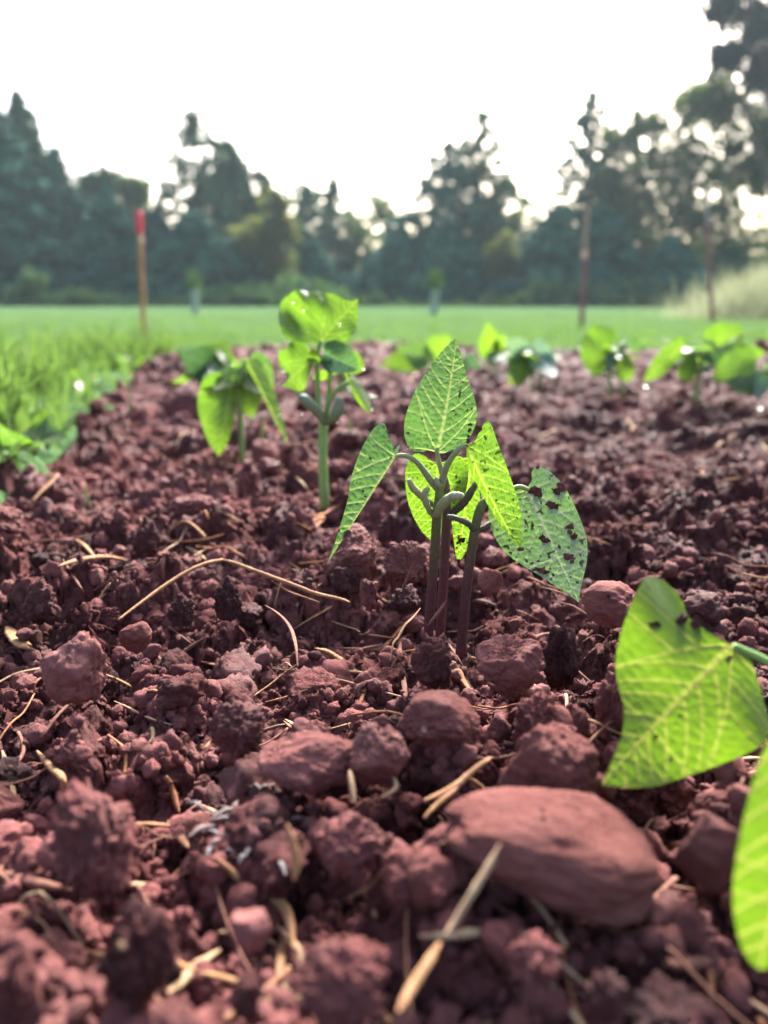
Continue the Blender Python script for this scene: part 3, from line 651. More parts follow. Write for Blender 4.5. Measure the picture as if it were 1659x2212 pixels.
b = aty(*z1(725, 1640), .291)
s2 = thing('bean_seedling', 'sharp bean seedling with one tall upright pointed leaf, middle dark stem of the clump', 'seedling', b)
tube_obj('stem', zpts(z1, [(716, 1720), (725, 1560), (738, 1350), (748, 1150), (754, 1000), (750, 880), (735, 815)], [.291, .290]), [.0021, .0020, .0019, .0019, .0016, .0013], M_STEM_DARK, s2, n=50, seg=14)
tube_obj('petiole', zpts(z1, [(735, 830), (722, 780), (708, 735), (703, 694), (704, 665)], [.290, .287]), [.0011, .0010, .0009, .0009], M_PETIOLE, s2)
A, AS = pxleaf(s2, z1, (702, 692), (806, 70), .286, .306, left=[(688, 690), (655, 684), (632, 692), (605, 695), (570, 690), (545, 660), (527, 600), (530, 525), (548, 460), (575, 390), (610, 325), (660, 240), (715, 165), (770, 105)],
    right=[(720, 700), (765, 690), (810, 672), (850, 640), (880, 590), (895, 520), (885, 430), (868, 360), (850, 300), (836, 230), (818, 140)], material=M_LEAF, bend=.10, foldr=R(14), foldl=R(8), curl=.25, seed=7, dirt=.15, mid=.012, label='tall upright pointed leaf with pale net of veins')
clumps_on(A, AS, None, None, z1, [(880, 545, 13), (877, 575, 14), (872, 605, 12), (878, 630, 10), (545, 590, 10), (862, 465, 9), (545, 665, 8), (848, 430, 7), (838, 690, 7)], .29, 3)
E1, _ = pxleaf(s2, z1, (705, 745), (672, 1170), .303, .300, right=[(680, 742), (640, 715), (598, 697), (560, 720), (538, 770), (533, 850), (545, 950), (572, 1030), (615, 1110), (650, 1150)], material=M_LEAF_YOUNG, bend=.08, seed=9, dirt=.25, label='lower leaf hanging behind the stems')
tube_obj('petiole', zpts(z1, [(752, 900), (740, 820), (722, 770), (705, 745)], [.292, .303]), [.0012, .0009], M_PETIOLE, s2, n=12)
tube_obj('cotyledon', zpts(z1, [(760, 1040), (800, 1005), (850, 955), (890, 895), (918, 850)], [.290, .286]), [.0010, .0014, .0016, .0014, .0008], M_COTY_DARK, s2, rough=.3, n=20)
tube_obj('cotyledon', zpts(z1, [(690, 985), (650, 955), (610, 920), (570, 880), (548, 838)], [.289, .284]), [.0009, .0013, .0014, .0014, .0008], M_COTY, s2, rough=.3, n=20)

b = aty(*z1(838, 1700), .279)
s3 = thing('bean_seedling', 'sharp bean seedling bearing the dirtiest leaf, right stem of the clump in focus', 'seedling', b)
tube_obj('stem', zpts(z1, [(830, 1780), (842, 1640), (858, 1450), (882, 1260), (906, 1110), (930, 1010), (955, 962), (1000, 940)], [.279, .279, .283]), [.0022, .0020, .0019, .0018, .0018, .0017, .0015], M_STEM, s3, n=50, seg=14)
tube_obj('petiole', zpts(z1, [(985, 950), (1050, 925), (1110, 890), (1150, 878), (1192, 893)], [.283, .288]), [.0014, .0011, .0010, .0009], M_PETIOLE, s3)
D, DS = pxleaf(s3, z1, (1192, 893), (1465, 1502), .289, .260, left=[(1196, 868), (1212, 830), (1208, 790), (1222, 762), (1250, 752), (1300, 765), (1355, 812), (1405, 880), (1445, 950), (1480, 1030), (1508, 1120), (1516, 1200), (1508, 1290), (1490, 1370), (1474, 1440)],
    right=[(1170, 893), (1130, 885), (1080, 895), (1025, 935), (992, 1000), (990, 1060), (1005, 1120), (1040, 1190), (1085, 1250), (1150, 1302), (1235, 1352), (1320, 1405), (1400, 1455)], material=M_LEAF_PALE, bend=-.05, foldl=R(-12), foldr=R(4), seed=11, dirt=.48, mid=.004, label='broad pale leaf caked with dark dirt clumps')
clumps_on(D, DS, None, None, z1, [(1228, 900, 40), (1245, 925, 30), (1372, 880, 42), (1345, 905, 30), (1320, 975, 34), (1345, 985, 24), (1275, 1160, 30), (1300, 1170, 22), (1415, 1095, 26), (1440, 1150, 30), (1420, 1130, 20), (1412, 1255, 32), (1430, 1285, 18), (1215, 1090, 18), (1250, 1325, 26), (1290, 1340, 26), (1270, 1332, 28), (1360, 1200, 14), (1100, 1235, 12), (1245, 775, 12)], .285, 4)
E2, _ = pxleaf(s3, z1, (885, 730), (815, 1288), .309, .304, left=[(905, 735), (945, 770), (965, 850), (960, 960), (935, 1060), (895, 1150), (855, 1230)], right=[(850, 720), (815, 760), (790, 850), (780, 950), (782, 1060), (790, 1150), (800, 1230)], material=M_LEAF_YOUNG, bend=.05, seed=13, dirt=.3, label='lower leaf hanging behind the third stem')
clumps_on(E2, _, None, None, z1, [(835, 1165, 22), (815, 1180, 15), (820, 1280, 14)], .305, 5)
tube_obj('petiole', zpts(z1, [(955, 965), (940, 880), (915, 790), (885, 730)], [.284, .309]), [.0012, .0009], M_PETIOLE, s3, n=12)
tube_obj('cotyledon', zpts(z1, [(905, 1112), (880, 1085), (840, 1062), (795, 1045), (755, 1038)], [.279, .277]), [.0014, .0012, .0011, .0011, .0009], M_COTY_DARK, s3, rough=.3, n=20)
tube_obj('cotyledon', zpts(z1, [(915, 1115), (950, 1100), (985, 1080), (1010, 1058)], [.28, .284]), [.0009, .0012, .0012, .0008], M_COTY_DARK, s3, rough=.3, n=14)

# ---- blurred near seedling at the right edge -------------------------------------------------------------
V0 = lambda x, y: (x, y)
b = ground(1830, 1800); b = np.array([b[0], b[1], -.004])
nr = thing('bean_seedling', 'large blurred bright green bean seedling reaching in from the right edge of the photo', 'seedling', b)
Yn = .185
tube_obj('stem', [b + [0, 0, -.025], b + [.001, 0, .02], aty(1800, 1650, Yn), aty(1780, 1540, Yn)], [.0022, .002, .0018], M_STEM_PALE, nr)
tube_obj('petiole', [aty(1780, 1545, Yn), aty(1725, 1470, Yn), aty(1650, 1425, Yn), aty(1585, 1395, Yn)], [.0014, .0012, .0009], M_STEM_PALE, nr)
F1, FS = pxleaf(nr, V0, (1580, 1395), (1300, 1697), Yn, Yn - .025, right=[(1548, 1378), (1520, 1360), (1498, 1340), (1488, 1300), (1462, 1268), (1430, 1260), (1400, 1275), (1372, 1320), (1350, 1380), (1340, 1450), (1345, 1500), (1354, 1545), (1345, 1600), (1320, 1655)],
    left=[(1600, 1400), (1625, 1420), (1642, 1460), (1655, 1510), (1652, 1552), (1615, 1590), (1560, 1628), (1500, 1655), (1430, 1682), (1370, 1693)], material=M_LEAF_NEAR, bend=-.08, seed=17, foldr=R(-12), foldl=R(6), quilt=.5, netk=.12, wave=.05, label='bright pointed leaf hanging across the view')
clumps_on(F1, FS, None, None, V0, [(1418, 1345, 30), (1470, 1340, 52), (1500, 1350, 46), (1405, 1350, 22), (1575, 1420, 20), (1415, 1590, 20), (1450, 1640, 12), (1470, 1545, 12)], Yn, 6)
F2, _ = pxleaf(nr, V0, (1745, 1560), (1640, 2095), .135, .115, right=[(1700, 1560), (1655, 1610), (1612, 1720), (1582, 1850), (1575, 1950), (1595, 2040), (1615, 2075)], material=M_LEAF_NEAR, bend=.05, seed=19, quilt=.25, netk=.25, label='long lower leaf, strongly out of focus')
tube_obj('petiole', [aty(1782, 1560, Yn), aty(1765, 1540, .16), aty(1745, 1560, .135)], [.0014, .0009], M_STEM_PALE, nr)

# ---- tall seedling behind ---------------------------------------------------------------------------------
Y2 = .48; b = aty(*zp(550, 2090), Y2)
p2 = thing('bean_seedling', 'tallest pale green bean seedling with a round glowing top leaf rising above the lawn', 'seedling', b)
tube_obj('stem', zpts(zp, [(555, 2180), (545, 1900), (540, 1650), (545, 1380)], Y2), [.0032, .003, .0028, .0027], M_STEM_PALE, p2, n=30, seg=12)
tube_obj('petiole', zpts(zp, [(540, 1380), (500, 1180), (490, 950), (485, 750), (520, 570)], [Y2, Y2, Y2 + .004]), [.0017, .0016, .0016, .0013], M_STEM_PALE, p2)
tube_obj('petiole', zpts(zp, [(565, 1380), (590, 1150), (605, 950), (600, 780)], [Y2, Y2 + .004]), [.0016, .0015, .0013], M_STEM_PALE, p2)
tube_obj('petiole', zpts(zp, [(575, 1360), (590, 1220), (625, 1110), (700, 1025), (790, 975)], [Y2 - .002, Y2 - .012]), [.0016, .0014, .0012], M_STEM_PALE, p2)
pxleaf(p2, zp, (525, 585), (875, 180), Y2, Y2 + .012, left=[(440, 600), (330, 610), (215, 580), (150, 450), (130, 300), (150, 200), (220, 130), (330, 95), (470, 90), (620, 115), (730, 170), (800, 200)],
    right=[(580, 590), (680, 610), (780, 580), (850, 510), (872, 400), (872, 290)], material=M_LEAF_YOUNG, bend=-.10, curl=-.25, seed=23, foldl=R(8), foldr=R(16), quilt=1.4, wave=.05, label='round upright top leaf glowing yellow green')
pxleaf(p2, zp, (465, 745), (140, 1010), Y2 - .006, Y2 - .012, right=[(440, 700), (370, 600), (280, 560), (215, 610), (190, 665), (130, 670), (115, 760), (150, 850), (220, 900), (200, 960)],
    left=[(450, 800), (400, 930), (370, 1030), (300, 1065), (220, 1030)], material=M_LEAF_YOUNG, bend=-.1, seed=27, quilt=1.4, wave=.05, label='ragged lower left leaf with a notched edge')
pxleaf(p2, zp, (545, 700), (880, 860), Y2 - .004, Y2 - .016, left=[(570, 620), (700, 605), (820, 660), (880, 770)], right=[(530, 790), (600, 880), (720, 900), (820, 890)], material=M_LEAF_BLUE, bend=.12, foldl=R(30), foldr=R(20), seed=29, label='dark wet bluish leaf facing up')
pxleaf(p2, zp, (795, 940), (1005, 1285), Y2 - .012, Y2 - .016, left=[(830, 880), (890, 900), (960, 960), (1010, 1080), (1025, 1200)], right=[(740, 860), (760, 940), (810, 1040), (840, 1130), (910, 1220)], material=M_LEAF_YOUNG, foldl=R(-55), foldr=R(-35), seed=31, label='folded pointed leaf hanging to the right')
pxleaf(p2, zp, (640, 760), (945, 850), Y2 + .012, Y2 + .012, left=[(700, 690), (800, 660), (900, 720)], right=[(680, 850), (800, 900), (900, 880)], material=M_LEAF_YOUNG, seed=33)
tube_obj('cotyledon', zpts(zp, [(565, 1360), (500, 1270), (420, 1190), (350, 1130), (310, 1110)], [Y2 - .003, Y2 - .014]), [.0022, .0042, .0048, .0042, .002], M_COTY_PALE, p2, flat=.7, n=24)
tube_obj('cotyledon', zpts(zp, [(590, 1370), (650, 1310), (690, 1220), (690, 1120)], [Y2 - .002, Y2 - .012]), [.002, .004, .0042, .002], M_COTY_PALE, p2, flat=.6, n=20)
for px, py, r in ((345, 1272, .0011), (160, 865, .0018), (700, 420, .0009), (550, 580, .0009), (400, 485, .0008), (930, 845, .0012), (490, 760, .0009), (255, 215, .0009), (355, 290, .0008), (685, 1360, .0012), (1010, 1230, .0009)):
    dew(p2, aty(*zp(px, py), Y2 - .018), r)

# ---- simpler seedlings further off ------------------------------------------------------------------------
def stems(p, lists, Y, r, zf=V0, m=M_STEM_PALE, part='stem'):
    for i, l in enumerate(lists): tube_obj(part if i == 0 else 'petiole', zpts(zf, l, Y), [r, r * .9, r * .6], m, p, n=16, seg=8)
Y3 = .655; b = aty(522, 985, Y3)
p3 = thing('bean_seedling', 'blurred bean seedling with a broad drooping left leaf, beside the tallest one', 'seedling', b)
stems(p3, [[(523, 1000), (521, 930), (517, 870), (512, 820)], [(514, 850), (505, 830), (498, 828)], [(514, 840), (522, 800), (532, 778)]], Y3, .0026)
pxleaf(p3, V0, (500, 835), (472, 986), Y3 - .01, Y3 - .02, right=[(490, 818), (468, 803), (440, 812), (422, 845), (420, 880), (430, 915), (448, 955)], left=[(505, 860), (508, 890), (500, 930), (488, 965)], material=M_LEAF_YOUNG, seed=35, foldr=R(-15), foldl=R(-25))
pxleaf(p3, V0, (532, 778), (622, 960), Y3 - .015, Y3 - .03, left=[(545, 768), (565, 770), (580, 800), (600, 850), (615, 910)], right=[(535, 795), (555, 830), (580, 880), (605, 930)], material=M_LEAF_YOUNG, seed=37, foldl=R(-40), foldr=R(-30))
pxleaf(p3, V0, (525, 790), (545, 905), Y3 + .01, Y3, left=sc(STD, 1.1), right=sc(STD, 1.1), material=M_LEAF_YOUNG, seed=39)
pxleaf(p3, V0, (540, 775), (590, 860), Y3 + .02, Y3 + .02, left=sc(STD, 1.0), right=sc(STD, 1.0), material=M_LEAF, seed=40)
dew(p3, aty(617, 950, Y3 - .03), .0013); dew(p3, aty(601, 898, Y3 - .03), .0012); dew(p3, aty(470, 982, Y3 - .025), .001)
Y4 = 1.0; b = aty(450, 880, Y4)
p4 = thing('bean_seedling', 'far seedling half hidden behind the broad drooping one, one leaf shining pale', 'seedling', b)
stems(p4, [[(452, 890), (455, 840), (458, 790), (460, 770)], [(458, 800), (430, 770), (415, 765)]], Y4, .003)
pxleaf(p4, V0, (465, 778), (490, 735), Y4, Y4 + .02, left=sc(STD, 1.5), right=sc(STD, 1.5), material=M_LEAF_YOUNG, seed=41)
pxleaf(p4, V0, (450, 790), (385, 760), Y4 - .01, Y4 - .05, left=sc(STD, 1.2), right=sc(STD, 1.2), material=M_LEAF_BLUE, seed=43, bend=.2)
pxleaf(p4, V0, (455, 790), (398, 815), Y4, Y4 - .02, left=sc(STD, 1.3), right=sc(STD, 1.3), material=M_LEAF_YOUNG, seed=45)
pxleaf(p4, V0, (465, 785), (530, 800), Y4, Y4, left=sc(STD, 1.2), right=sc(STD, 1.2), material=M_LEAF_YOUNG, seed=46)
Y5 = 1.09; b = aty(*zr(300, 760), Y5)
p5 = thing('bean_seedling', 'far blurred bean seedling with a round left leaf and two thin stems', 'seedling', b)
stems(p5, [[(265, 800), (262, 680), (270, 560), (290, 450)], [(370, 800), (365, 650), (350, 500), (300, 420)], [(300, 420), (250, 370)]], Y5, .003, zr)
pxleaf(p5, zr, (250, 370), (100, 600), Y5, Y5 - .02, left=[(240, 450), (220, 540), (160, 600)], right=[(300, 290), (310, 220), (230, 170), (110, 200), (30, 290), (15, 390), (30, 500)], material=M_LEAF_YOUNG, seed=47, label='big round leaf lit from behind')
pxleaf(p5, zr, (370, 400), (420, 660), Y5 - .01, Y5 - .02, left=[(420, 420), (465, 500), (480, 570), (450, 640)], right=[(330, 470), (310, 560), (340, 630)], material=M_LEAF_YOUNG, seed=49)
pxleaf(p5, zr, (420, 360), (540, 370), Y5, Y5, left=[(440, 280), (500, 260), (535, 310)], right=[(450, 390), (500, 405)], material=M_LEAF, seed=51)
pxleaf(p5, zr, (300, 430), (230, 560), Y5 - .02, Y5 - .03, left=sc(STD, 1.1), right=sc(STD, 1.1), material=M_LEAF_BLUE, seed=52)
tube_obj('cotyledon', zpts(zr, [(340, 400), (380, 350), (410, 320)], Y5 - .01), [.003, .0055, .003], M_COTY_PALE, p5, n=10)
Y6 = .99; b = aty(*zr(1015, 840), Y6)
p6 = thing('bean_seedling', 'blurred bean seedling with a long left leaf and a bright arching top leaf', 'seedling', b)
stems(p6, [[(1010, 860), (1030, 720), (1060, 560), (1075, 430)], [(1075, 440), (1000, 400), (930, 390)], [(1080, 440), (1140, 350), (1180, 290)]], Y6, .003, zr)
pxleaf(p6, zr, (915, 330), (555, 660), Y6 - .01, Y6 - .02, left=[(900, 400), (840, 490), (740, 590), (650, 640)], right=[(905, 260), (850, 270), (760, 330), (660, 440), (600, 540)], material=M_LEAF_YOUNG, seed=53, label='long leaf hanging left with a dew drop at its tip')
pxleaf(p6, zr, (960, 400), (940, 660), Y6 - .005, Y6 - .01, left=[(1010, 420), (1040, 500), (1020, 600), (980, 650)], right=[(900, 470), (860, 540), (870, 620)], material=M_LEAF_YOUNG, seed=55)
pxleaf(p6, zr, (1180, 300), (1440, 220), Y6, Y6, left=[(1100, 260), (1120, 180), (1230, 140), (1360, 150), (1430, 190)], right=[(1200, 350), (1280, 330), (1380, 260)], material=M_LEAF_YOUNG, seed=57, bend=.3)
pxleaf(p6, zr, (1190, 320), (1080, 250), Y6 + .01, Y6 + .02, left=sc(STD, 1.4), right=sc(STD, 1.4), material=M_LEAF, seed=58)
pxleaf(p6, zr, (1150, 400), (1330, 500), Y6 + .01, Y6, left=sc(STD, 1.4), right=sc(STD, 1.4), material=M_LEAF_BLUE, seed=59)
tube_obj('cotyledon', zpts(zr, [(1070, 560), (1110, 540), (1140, 570)], Y6 - .01), [.003, .0055, .003], M_COTY_PALE, p6, n=10)
dew(p6, aty(*zr(580, 690), Y6 - .025), .0042)
Y7 = .93; b = aty(*zr(1750, 850), Y7)
p7 = thing('bean_seedling', 'blurred bean seedling cut off by the right edge of the photo, far up the bed', 'seedling', b)
stems(p7, [[(1760, 880), (1740, 760), (1700, 640), (1640, 600)], [(1690, 640), (1600, 590), (1540, 570)]], Y7, .003, zr)
pxleaf(p7, zr, (1545, 570), (1165, 640), Y7, Y7 - .02, left=[(1530, 600), (1420, 640), (1280, 660)], right=[(1560, 480), (1530, 420), (1420, 390), (1290, 450), (1200, 550)], material=M_LEAF_YOUNG, seed=61)
pxleaf(p7, zr, (1540, 585), (1420, 770), Y7 - .01, Y7 - .02, left=[(1570, 640), (1540, 720), (1480, 765)], right=[(1480, 610), (1330, 640), (1310, 690), (1360, 740)], material=M_LEAF, seed=63)
pxleaf(p7, zr, (1500, 480), (1640, 400), Y7 + .02, Y7 + .02, left=[(1400, 330), (1520, 330), (1600, 370)], right=[(1540, 470), (1600, 440)], material=M_LEAF_YOUNG, seed=64)
pxleaf(p7, zr, (1620, 620), (1560, 830), Y7 - .02, Y7 - .03, left=sc(STD, 1.0), right=sc(STD, 1.0), material=M_LEAF_BLUE, seed=65)
dew(p7, aty(*zr(1590, 880), Y7 - .03), .005); dew(p7, aty(*zr(1560, 760), Y7 - .03), .003)
def far_seedling(cx, base_y, top_y, Y, label, leaves, seed):
    b = aty(cx, base_y, Y); p = thing('bean_seedling', label, 'seedling', b)
    stems(p, [[(cx, base_y + 10), (cx + 1, (base_y + top_y) / 2), (cx, top_y + 20)]], Y, .003)
    for i, (bx, by, tx, ty, w, mt) in enumerate(leaves):
        stems(p, [[(cx, top_y + 25), ((cx + bx) / 2, (top_y + 20 + by) / 2 - 3), (bx, by)]], Y, .0018, part='petiole')
        tx, ty = bx + (tx - bx) * 1.3, by + (ty - by) * 1.3
        pxleaf(p, V0, (bx, by), (tx, ty), Y, Y - .01 * (i + 1), left=sc(STD, w), right=sc(STD, w), material=mt, seed=seed + i, ns=40, nt_=14)
    return p
q = far_seedling(1150, 832, 735, 1.22, 'far blurred seedling with bluish white shining wet leaves', [(1135, 755, 1110, 815, 1.0, M_LEAF_YOUNG), (1150, 745, 1185, 790, 1.0, M_LEAF_SHEEN), (1130, 760, 1100, 740, 1.0, M_LEAF_SHEEN), (1165, 760, 1190, 805, .9, M_LEAF_SHEEN), (1125, 775, 1120, 825, .9, M_LEAF_YOUNG)], 71)
tube_obj('stem', zpts(V0, [(1168, 840), (1166, 800), (1160, 760)], 1.22), [.003, .002], M_STEM_PALE, q, n=10, seg=8)
for x_, y_, r_ in ((1182, 790, .0035),): dew(q, aty(x_, y_, 1.17), r_)
far_seedling(1070, 815, 715, 1.5, 'slender far blurred seedling with one small upright yellow green leaf', [(1060, 768, 1055, 712, 1.0, M_LEAF_YOUNG), (1072, 755, 1088, 730, .9, M_LEAF_YOUNG), (1065, 760, 1060, 790, .8, M_LEAF)], 81)
far_seedling(935, 800, 740, 1.6, 'low far blurred seedling of several leaves left of the upright pointed leaf tip', [(930, 765, 965, 735, 1.3, M_LEAF_YOUNG), (920, 770, 895, 790, 1.2, M_LEAF_YOUNG), (925, 775, 870, 755, .9, M_LEAF), (900, 775, 840, 785, .9, M_LEAF_YOUNG)], 91)
far_seedling(1005, 800, 755, 1.6, 'low far seedling with wet glinting leaves just right of the upright pointed leaf tip', [(1005, 775, 1035, 790, 1.0, M_LEAF_BLUE), (1000, 775, 985, 795, 1.0, M_LEAF_YOUNG)], 97)
far_seedling(1385, 770, 725, 1.9, 'tiny far seedling behind the round leafed one', [(1380, 745, 1400, 735, 1.0, M_LEAF), (1378, 748, 1360, 740, 1.0, M_LEAF)], 99)
def filler(p, cx, cy, Y, n, size, seed, mats=(M_LEAF_YOUNG, M_LEAF, M_LEAF_BLUE)):
    g = random.Random(seed); o = aty(cx, cy, Y)
    for i in range(n):
        a = i / n * 6.28 + g.uniform(-.5, .5); l = size * g.uniform(.7, 1.15); e = g.uniform(-.7, .5)
        q1 = o + np.array([math.cos(a) * .35 * l, math.sin(a) * .35 * l, g.uniform(-.3, .35) * l]); q2 = q1 + l * np.array([math.cos(a) * math.cos(e), math.sin(a) * math.cos(e), math.sin(e)])
        tube_obj('petiole', [o + [0, 0, -.2 * l], (o + q1) / 2 + [0, 0, .06 * l], q1], [.0014, .001], M_STEM_PALE, p, n=8, seg=6)
        leaf(p, q1, q2, sc(STD, 1.2), sc(STD, 1.2), np.array([-math.sin(a), math.cos(a), g.uniform(-.4, .4)]), mats[i % len(mats)], bend=g.uniform(.1, .5), seed=seed + i, wave=.05, ns=44, nt_=16, foldl=R(g.uniform(-5, 25)), foldr=R(g.uniform(-5, 25)))
filler(p3, 515, 800, Y3 + .005, 4, .030, 201); filler(p4, 455, 775, Y4, 6, .040, 211); filler(p5, *zr(310, 430), Y5, 5, .036, 221); filler(p6, *zr(1090, 420), Y6, 6, .042, 231); filler(p7, *zr(1600, 560), Y7, 6, .040, 241); filler(q, 1150, 765, 1.22, 6, .044, 251, (M_LEAF_SHEEN, M_LEAF_YOUNG, M_LEAF_SHEEN))
filler(p2, *zp(600, 820), Y2 + .006, 3, .022, 261, (M_LEAF_YOUNG,))
# small sprouts
def sprout(pts, Y, r, label, m=M_GRASS, cat='sprout', name='grass_sprout'):
    o = tube_obj(name, zpts(V0, pts, Y), [r * .6, r, r * .8, r * .15], m, None, n=16, seg=8, flat=.35); tag(o, label, cat); place_origin(o)
sprout([(193, 1108), (191, 1085), (186, 1065), (182, 1045)], hit(192, 1098)[1], .0017, 'tiny bright green grass sprout alone on the left side of the bed', M_STEM_PALE)
sprout([(284, 900), (281, 870), (276, 835), (268, 822)], hit(284, 890)[1], .0022, 'thin yellow green sprout close to the lawn edge', M_STEM_PALE)
sprout([(563, 955), (566, 930), (572, 905)], hit(563, 955)[1], .0014, 'slim pale sprout between the broad and the tallest seedling', M_STEM_PALE)
sprout([(757, 945), (758, 920), (756, 905)], hit(757, 945)[1], .0014, 'slim pale sprout right of the tallest seedling', M_STEM_PALE)
# broad weeds by the lawn
def weed(cx, cy, Y, n, size, label, seed):
    g = random.Random(seed); b = aty(cx, cy, Y); p = thing('leafy_weed', label, 'weed', b)
    for i in range(n):
        a = i / n * 6.28 + g.random(); l = size * (.7 + .5 * g.random()); up = .45 + .6 * g.random()
        q0 = b + np.array([0, 0, .004]); q1 = b + np.array([math.cos(a) * l * .3, math.sin(a) * l * .3, l * .3]); q2 = b + np.array([math.cos(a) * l, math.sin(a) * l, l * up])
        tube_obj('petiole', [b, q0 * .5 + q1 * .5, q1], [.0012, .0008], M_STEM_PALE, p, n=8, seg=6)
        leaf(p, q1, q2, sc(STD, 1.0), sc(STD, 1.0), np.array([-math.sin(a), math.cos(a), .1]), [M_LEAF, M_LEAF_YOUNG][i % 2], bend=.35, seed=seed + i, wave=.07, ns=36, nt_=14)
weed(75, 985, .62, 9, .034, 'low leafy green weed at the left edge where the bed meets the lawn', 5)
weed(-10, 1015, .56, 7, .03, 'leafy weed cut by the left edge of the photo', 15)
weed(285, 800, 1.55, 6, .035, 'small dark green weed at the far end of the lawn edge', 25)

_g = random.Random(9)
for i in range(9):
    y_ = .6 + 1.3 * (i / 9) + _g.uniform(-.03, .03); x_ = float(np.interp(y_, EDGE[:, 1], EDGE[:, 0])) - _g.uniform(.0, .09)
    d_ = np.array([x_, y_, .0]) - CAM; k_ = d_ @ AF
    weed(CX + FV * (d_ @ AR) / k_, CY - FV * (d_ @ AU) / k_, y_, _g.choice([5, 6, 7]), _g.uniform(.014, .026), 'low broad leaved green weed among the grass along the lawn edge', 300 + i * 10)
    bpy.context.scene.collection.objects[-1] if False else None
for o_ in COL.objects:
    if o_.get('label', '').startswith('low broad leaved'): o_['group'] = 'leafy weeds along the lawn edge'

# ------------------------------------------------------------------ straw and debris
def straw(pts, r, label, m=M_STRAW, flat=.7, lift=.0022, cat='straw', name='straw', taper=(.35, .9, 1, 1, .8, .3), group=None, free=False, seg=8, Y=None):
    if Y is not None and free: P = zpts(V0, pts, Y)
    else: P = [hit_top(*p, lift) for p in pts]
    if not (Y is not None and free) and len(P) > 2:
        yy = np.polyfit(np.arange(len(P)), [p[1] for p in P], min(2, len(P) - 1)); ys_ = np.polyval(yy, np.arange(len(P)))
        P = [aty(*p, y) for p, y in zip(pts, ys_)]
    o = tube_obj(name, P, [r * ((.56 if sum(p[1] for p in pts) / len(pts) < 1650 else .85) if name in ('straw', 'twig') else .9) * k_ for k_ in taper], m, None, n=max(14, 8 * len(P)), seg=seg, flat=flat, rough=.15, seed=len(pts)); tag(o, label, cat, group); place_origin(o); return o
m2 = lambda L_: [z2(*p) for p in L_]; m6 = lambda L_: [z6(*p) for p in L_]; m4 = lambda L_: [z4(*p) for p in L_]; m3 = lambda L_: [z3(*p) for p in L_]; m3r = lambda L_: [z3r(*p) for p in L_]
straw(m2([(575, 690), (680, 610), (790, 530), (900, 460), (1000, 415), (1080, 398)]), .0020, 'left arm of the long bent tan straw, rising to the bend', Y=[.283, .311, .331], taper=(.5, .8, 1, 1), free=True)
straw(m2([(1075, 397), (1130, 410), (1250, 455), (1400, 510), (1530, 560), (1659, 590), (1700, 605)]), .0022, 'right arm of the long bent tan straw, falling towards the seedlings', Y=[.331, .311, .297], free=True)
straw(m2([(830, 505), (930, 450), (1030, 408), (1085, 400)]), .0012, 'thin fibre running along the left arm of the bent straw', Y=[.318, .333], free=True)
straw(m2([(1320, 500), (1400, 550), (1480, 580), (1555, 605)]), .0016, 'frayed orange straw shred under the right arm of the bent straw', M_HUSK, Y=[.312, .304], flat=.4, free=True)
straw(m2([(1430, 735), (1500, 690), (1580, 645), (1615, 620)]), .0025, 'short wide split straw piece left of the stems', flat=.35, Y=[.288, .300])
straw(m2([(1290, 620), (1340, 650), (1385, 690), (1415, 735), (1430, 780), (1440, 830), (1447, 920)]), .0014, 'curved brownish grass blade bending down beside the split straw', M_TWIG, flat=.3, Y=[.290, .268, .243], free=True)
straw([(620, 1442), (680, 1455), (740, 1470), (800, 1487), (860, 1503), (898, 1514)], .0010, 'long thin straight pale straw in front of the seedlings', M_STRAW_PALE, Y=[.252, .243])
straw([(605, 1440), (618, 1432), (630, 1440)], .0010, 'tiny kinked straw end at the left of the long thin straw', M_STRAW_PALE)
straw(m2([(555, 1085), (620, 1115), (690, 1150), (760, 1180), (835, 1200)]), .0011, 'thin pale straw sunk between clods left of centre', M_STRAW_PALE)
straw(m2([(40, 725), (80, 780), (120, 820), (160, 845)]), .0042, 'tan flat bark chip standing at the far left', M_STRAW, flat=.25, cat='bark chip', name='bark_chip')
straw(m2([(820, 890), (880, 855), (940, 815), (1000, 775)]), .0024, 'dark reddish twig lying on the crumbs left of centre', M_TWIG, cat='twig', name='twig')
straw(m2([(820, 725), (870, 760), (930, 805)]), .0010, 'thin reddish straw crossing above the dark twig', M_TWIG)
straw(m2([(305, 395), (345, 460), (390, 530), (420, 580)]), .0011, 'thin slanting twig in the left middle ground', M_TWIG, cat='twig', name='twig')
straw(m2([(280, 430), (380, 400), (480, 385), (560, 390), (640, 410)]), .0030, 'thick blurred orange straw bundle in the left middle ground', M_STRAW)
straw(m2([(350, 290), (400, 320), (440, 360), (460, 385)]), .0020, 'orange straw behind the thick bundle', M_STRAW)
straw(m2([(905, 335), (950, 360), (1005, 400)]), .0026, 'short pale cut straw behind the bend of the long straw', M_STRAW_PALE)
straw(m2([(940, 380), (1000, 345), (1055, 310)]), .0008, 'hair thin straw beside the short pale cut straw', M_STRAW_PALE)
straw(m2([(1120, 900), (1200, 890), (1060, 905), (980, 893)]) if False else m2([(980, 893), (1030, 905), (1090, 922)]), .0020, 'brown curled leaf scrap in the left centre', M_HUSK, flat=.3, cat='leaf scrap', name='leaf_scrap')
straw(m2([(1290, 1090), (1380, 1070), (1440, 1050), (1490, 1030)]), .0020, 'rough straw flake lying across the centre left soil', M_STRAW, flat=.4)
straw(m4([(490, 430), (560, 470), (620, 510), (680, 545)]), .0017, 'split straw with two strands behind the pink slab', M_STRAW_PALE, flat=.4)
straw(m4([(480, 440), (540, 490), (600, 530), (660, 550)]), .0011, 'second thin strand next to the split straw behind the pink slab', M_STRAW)
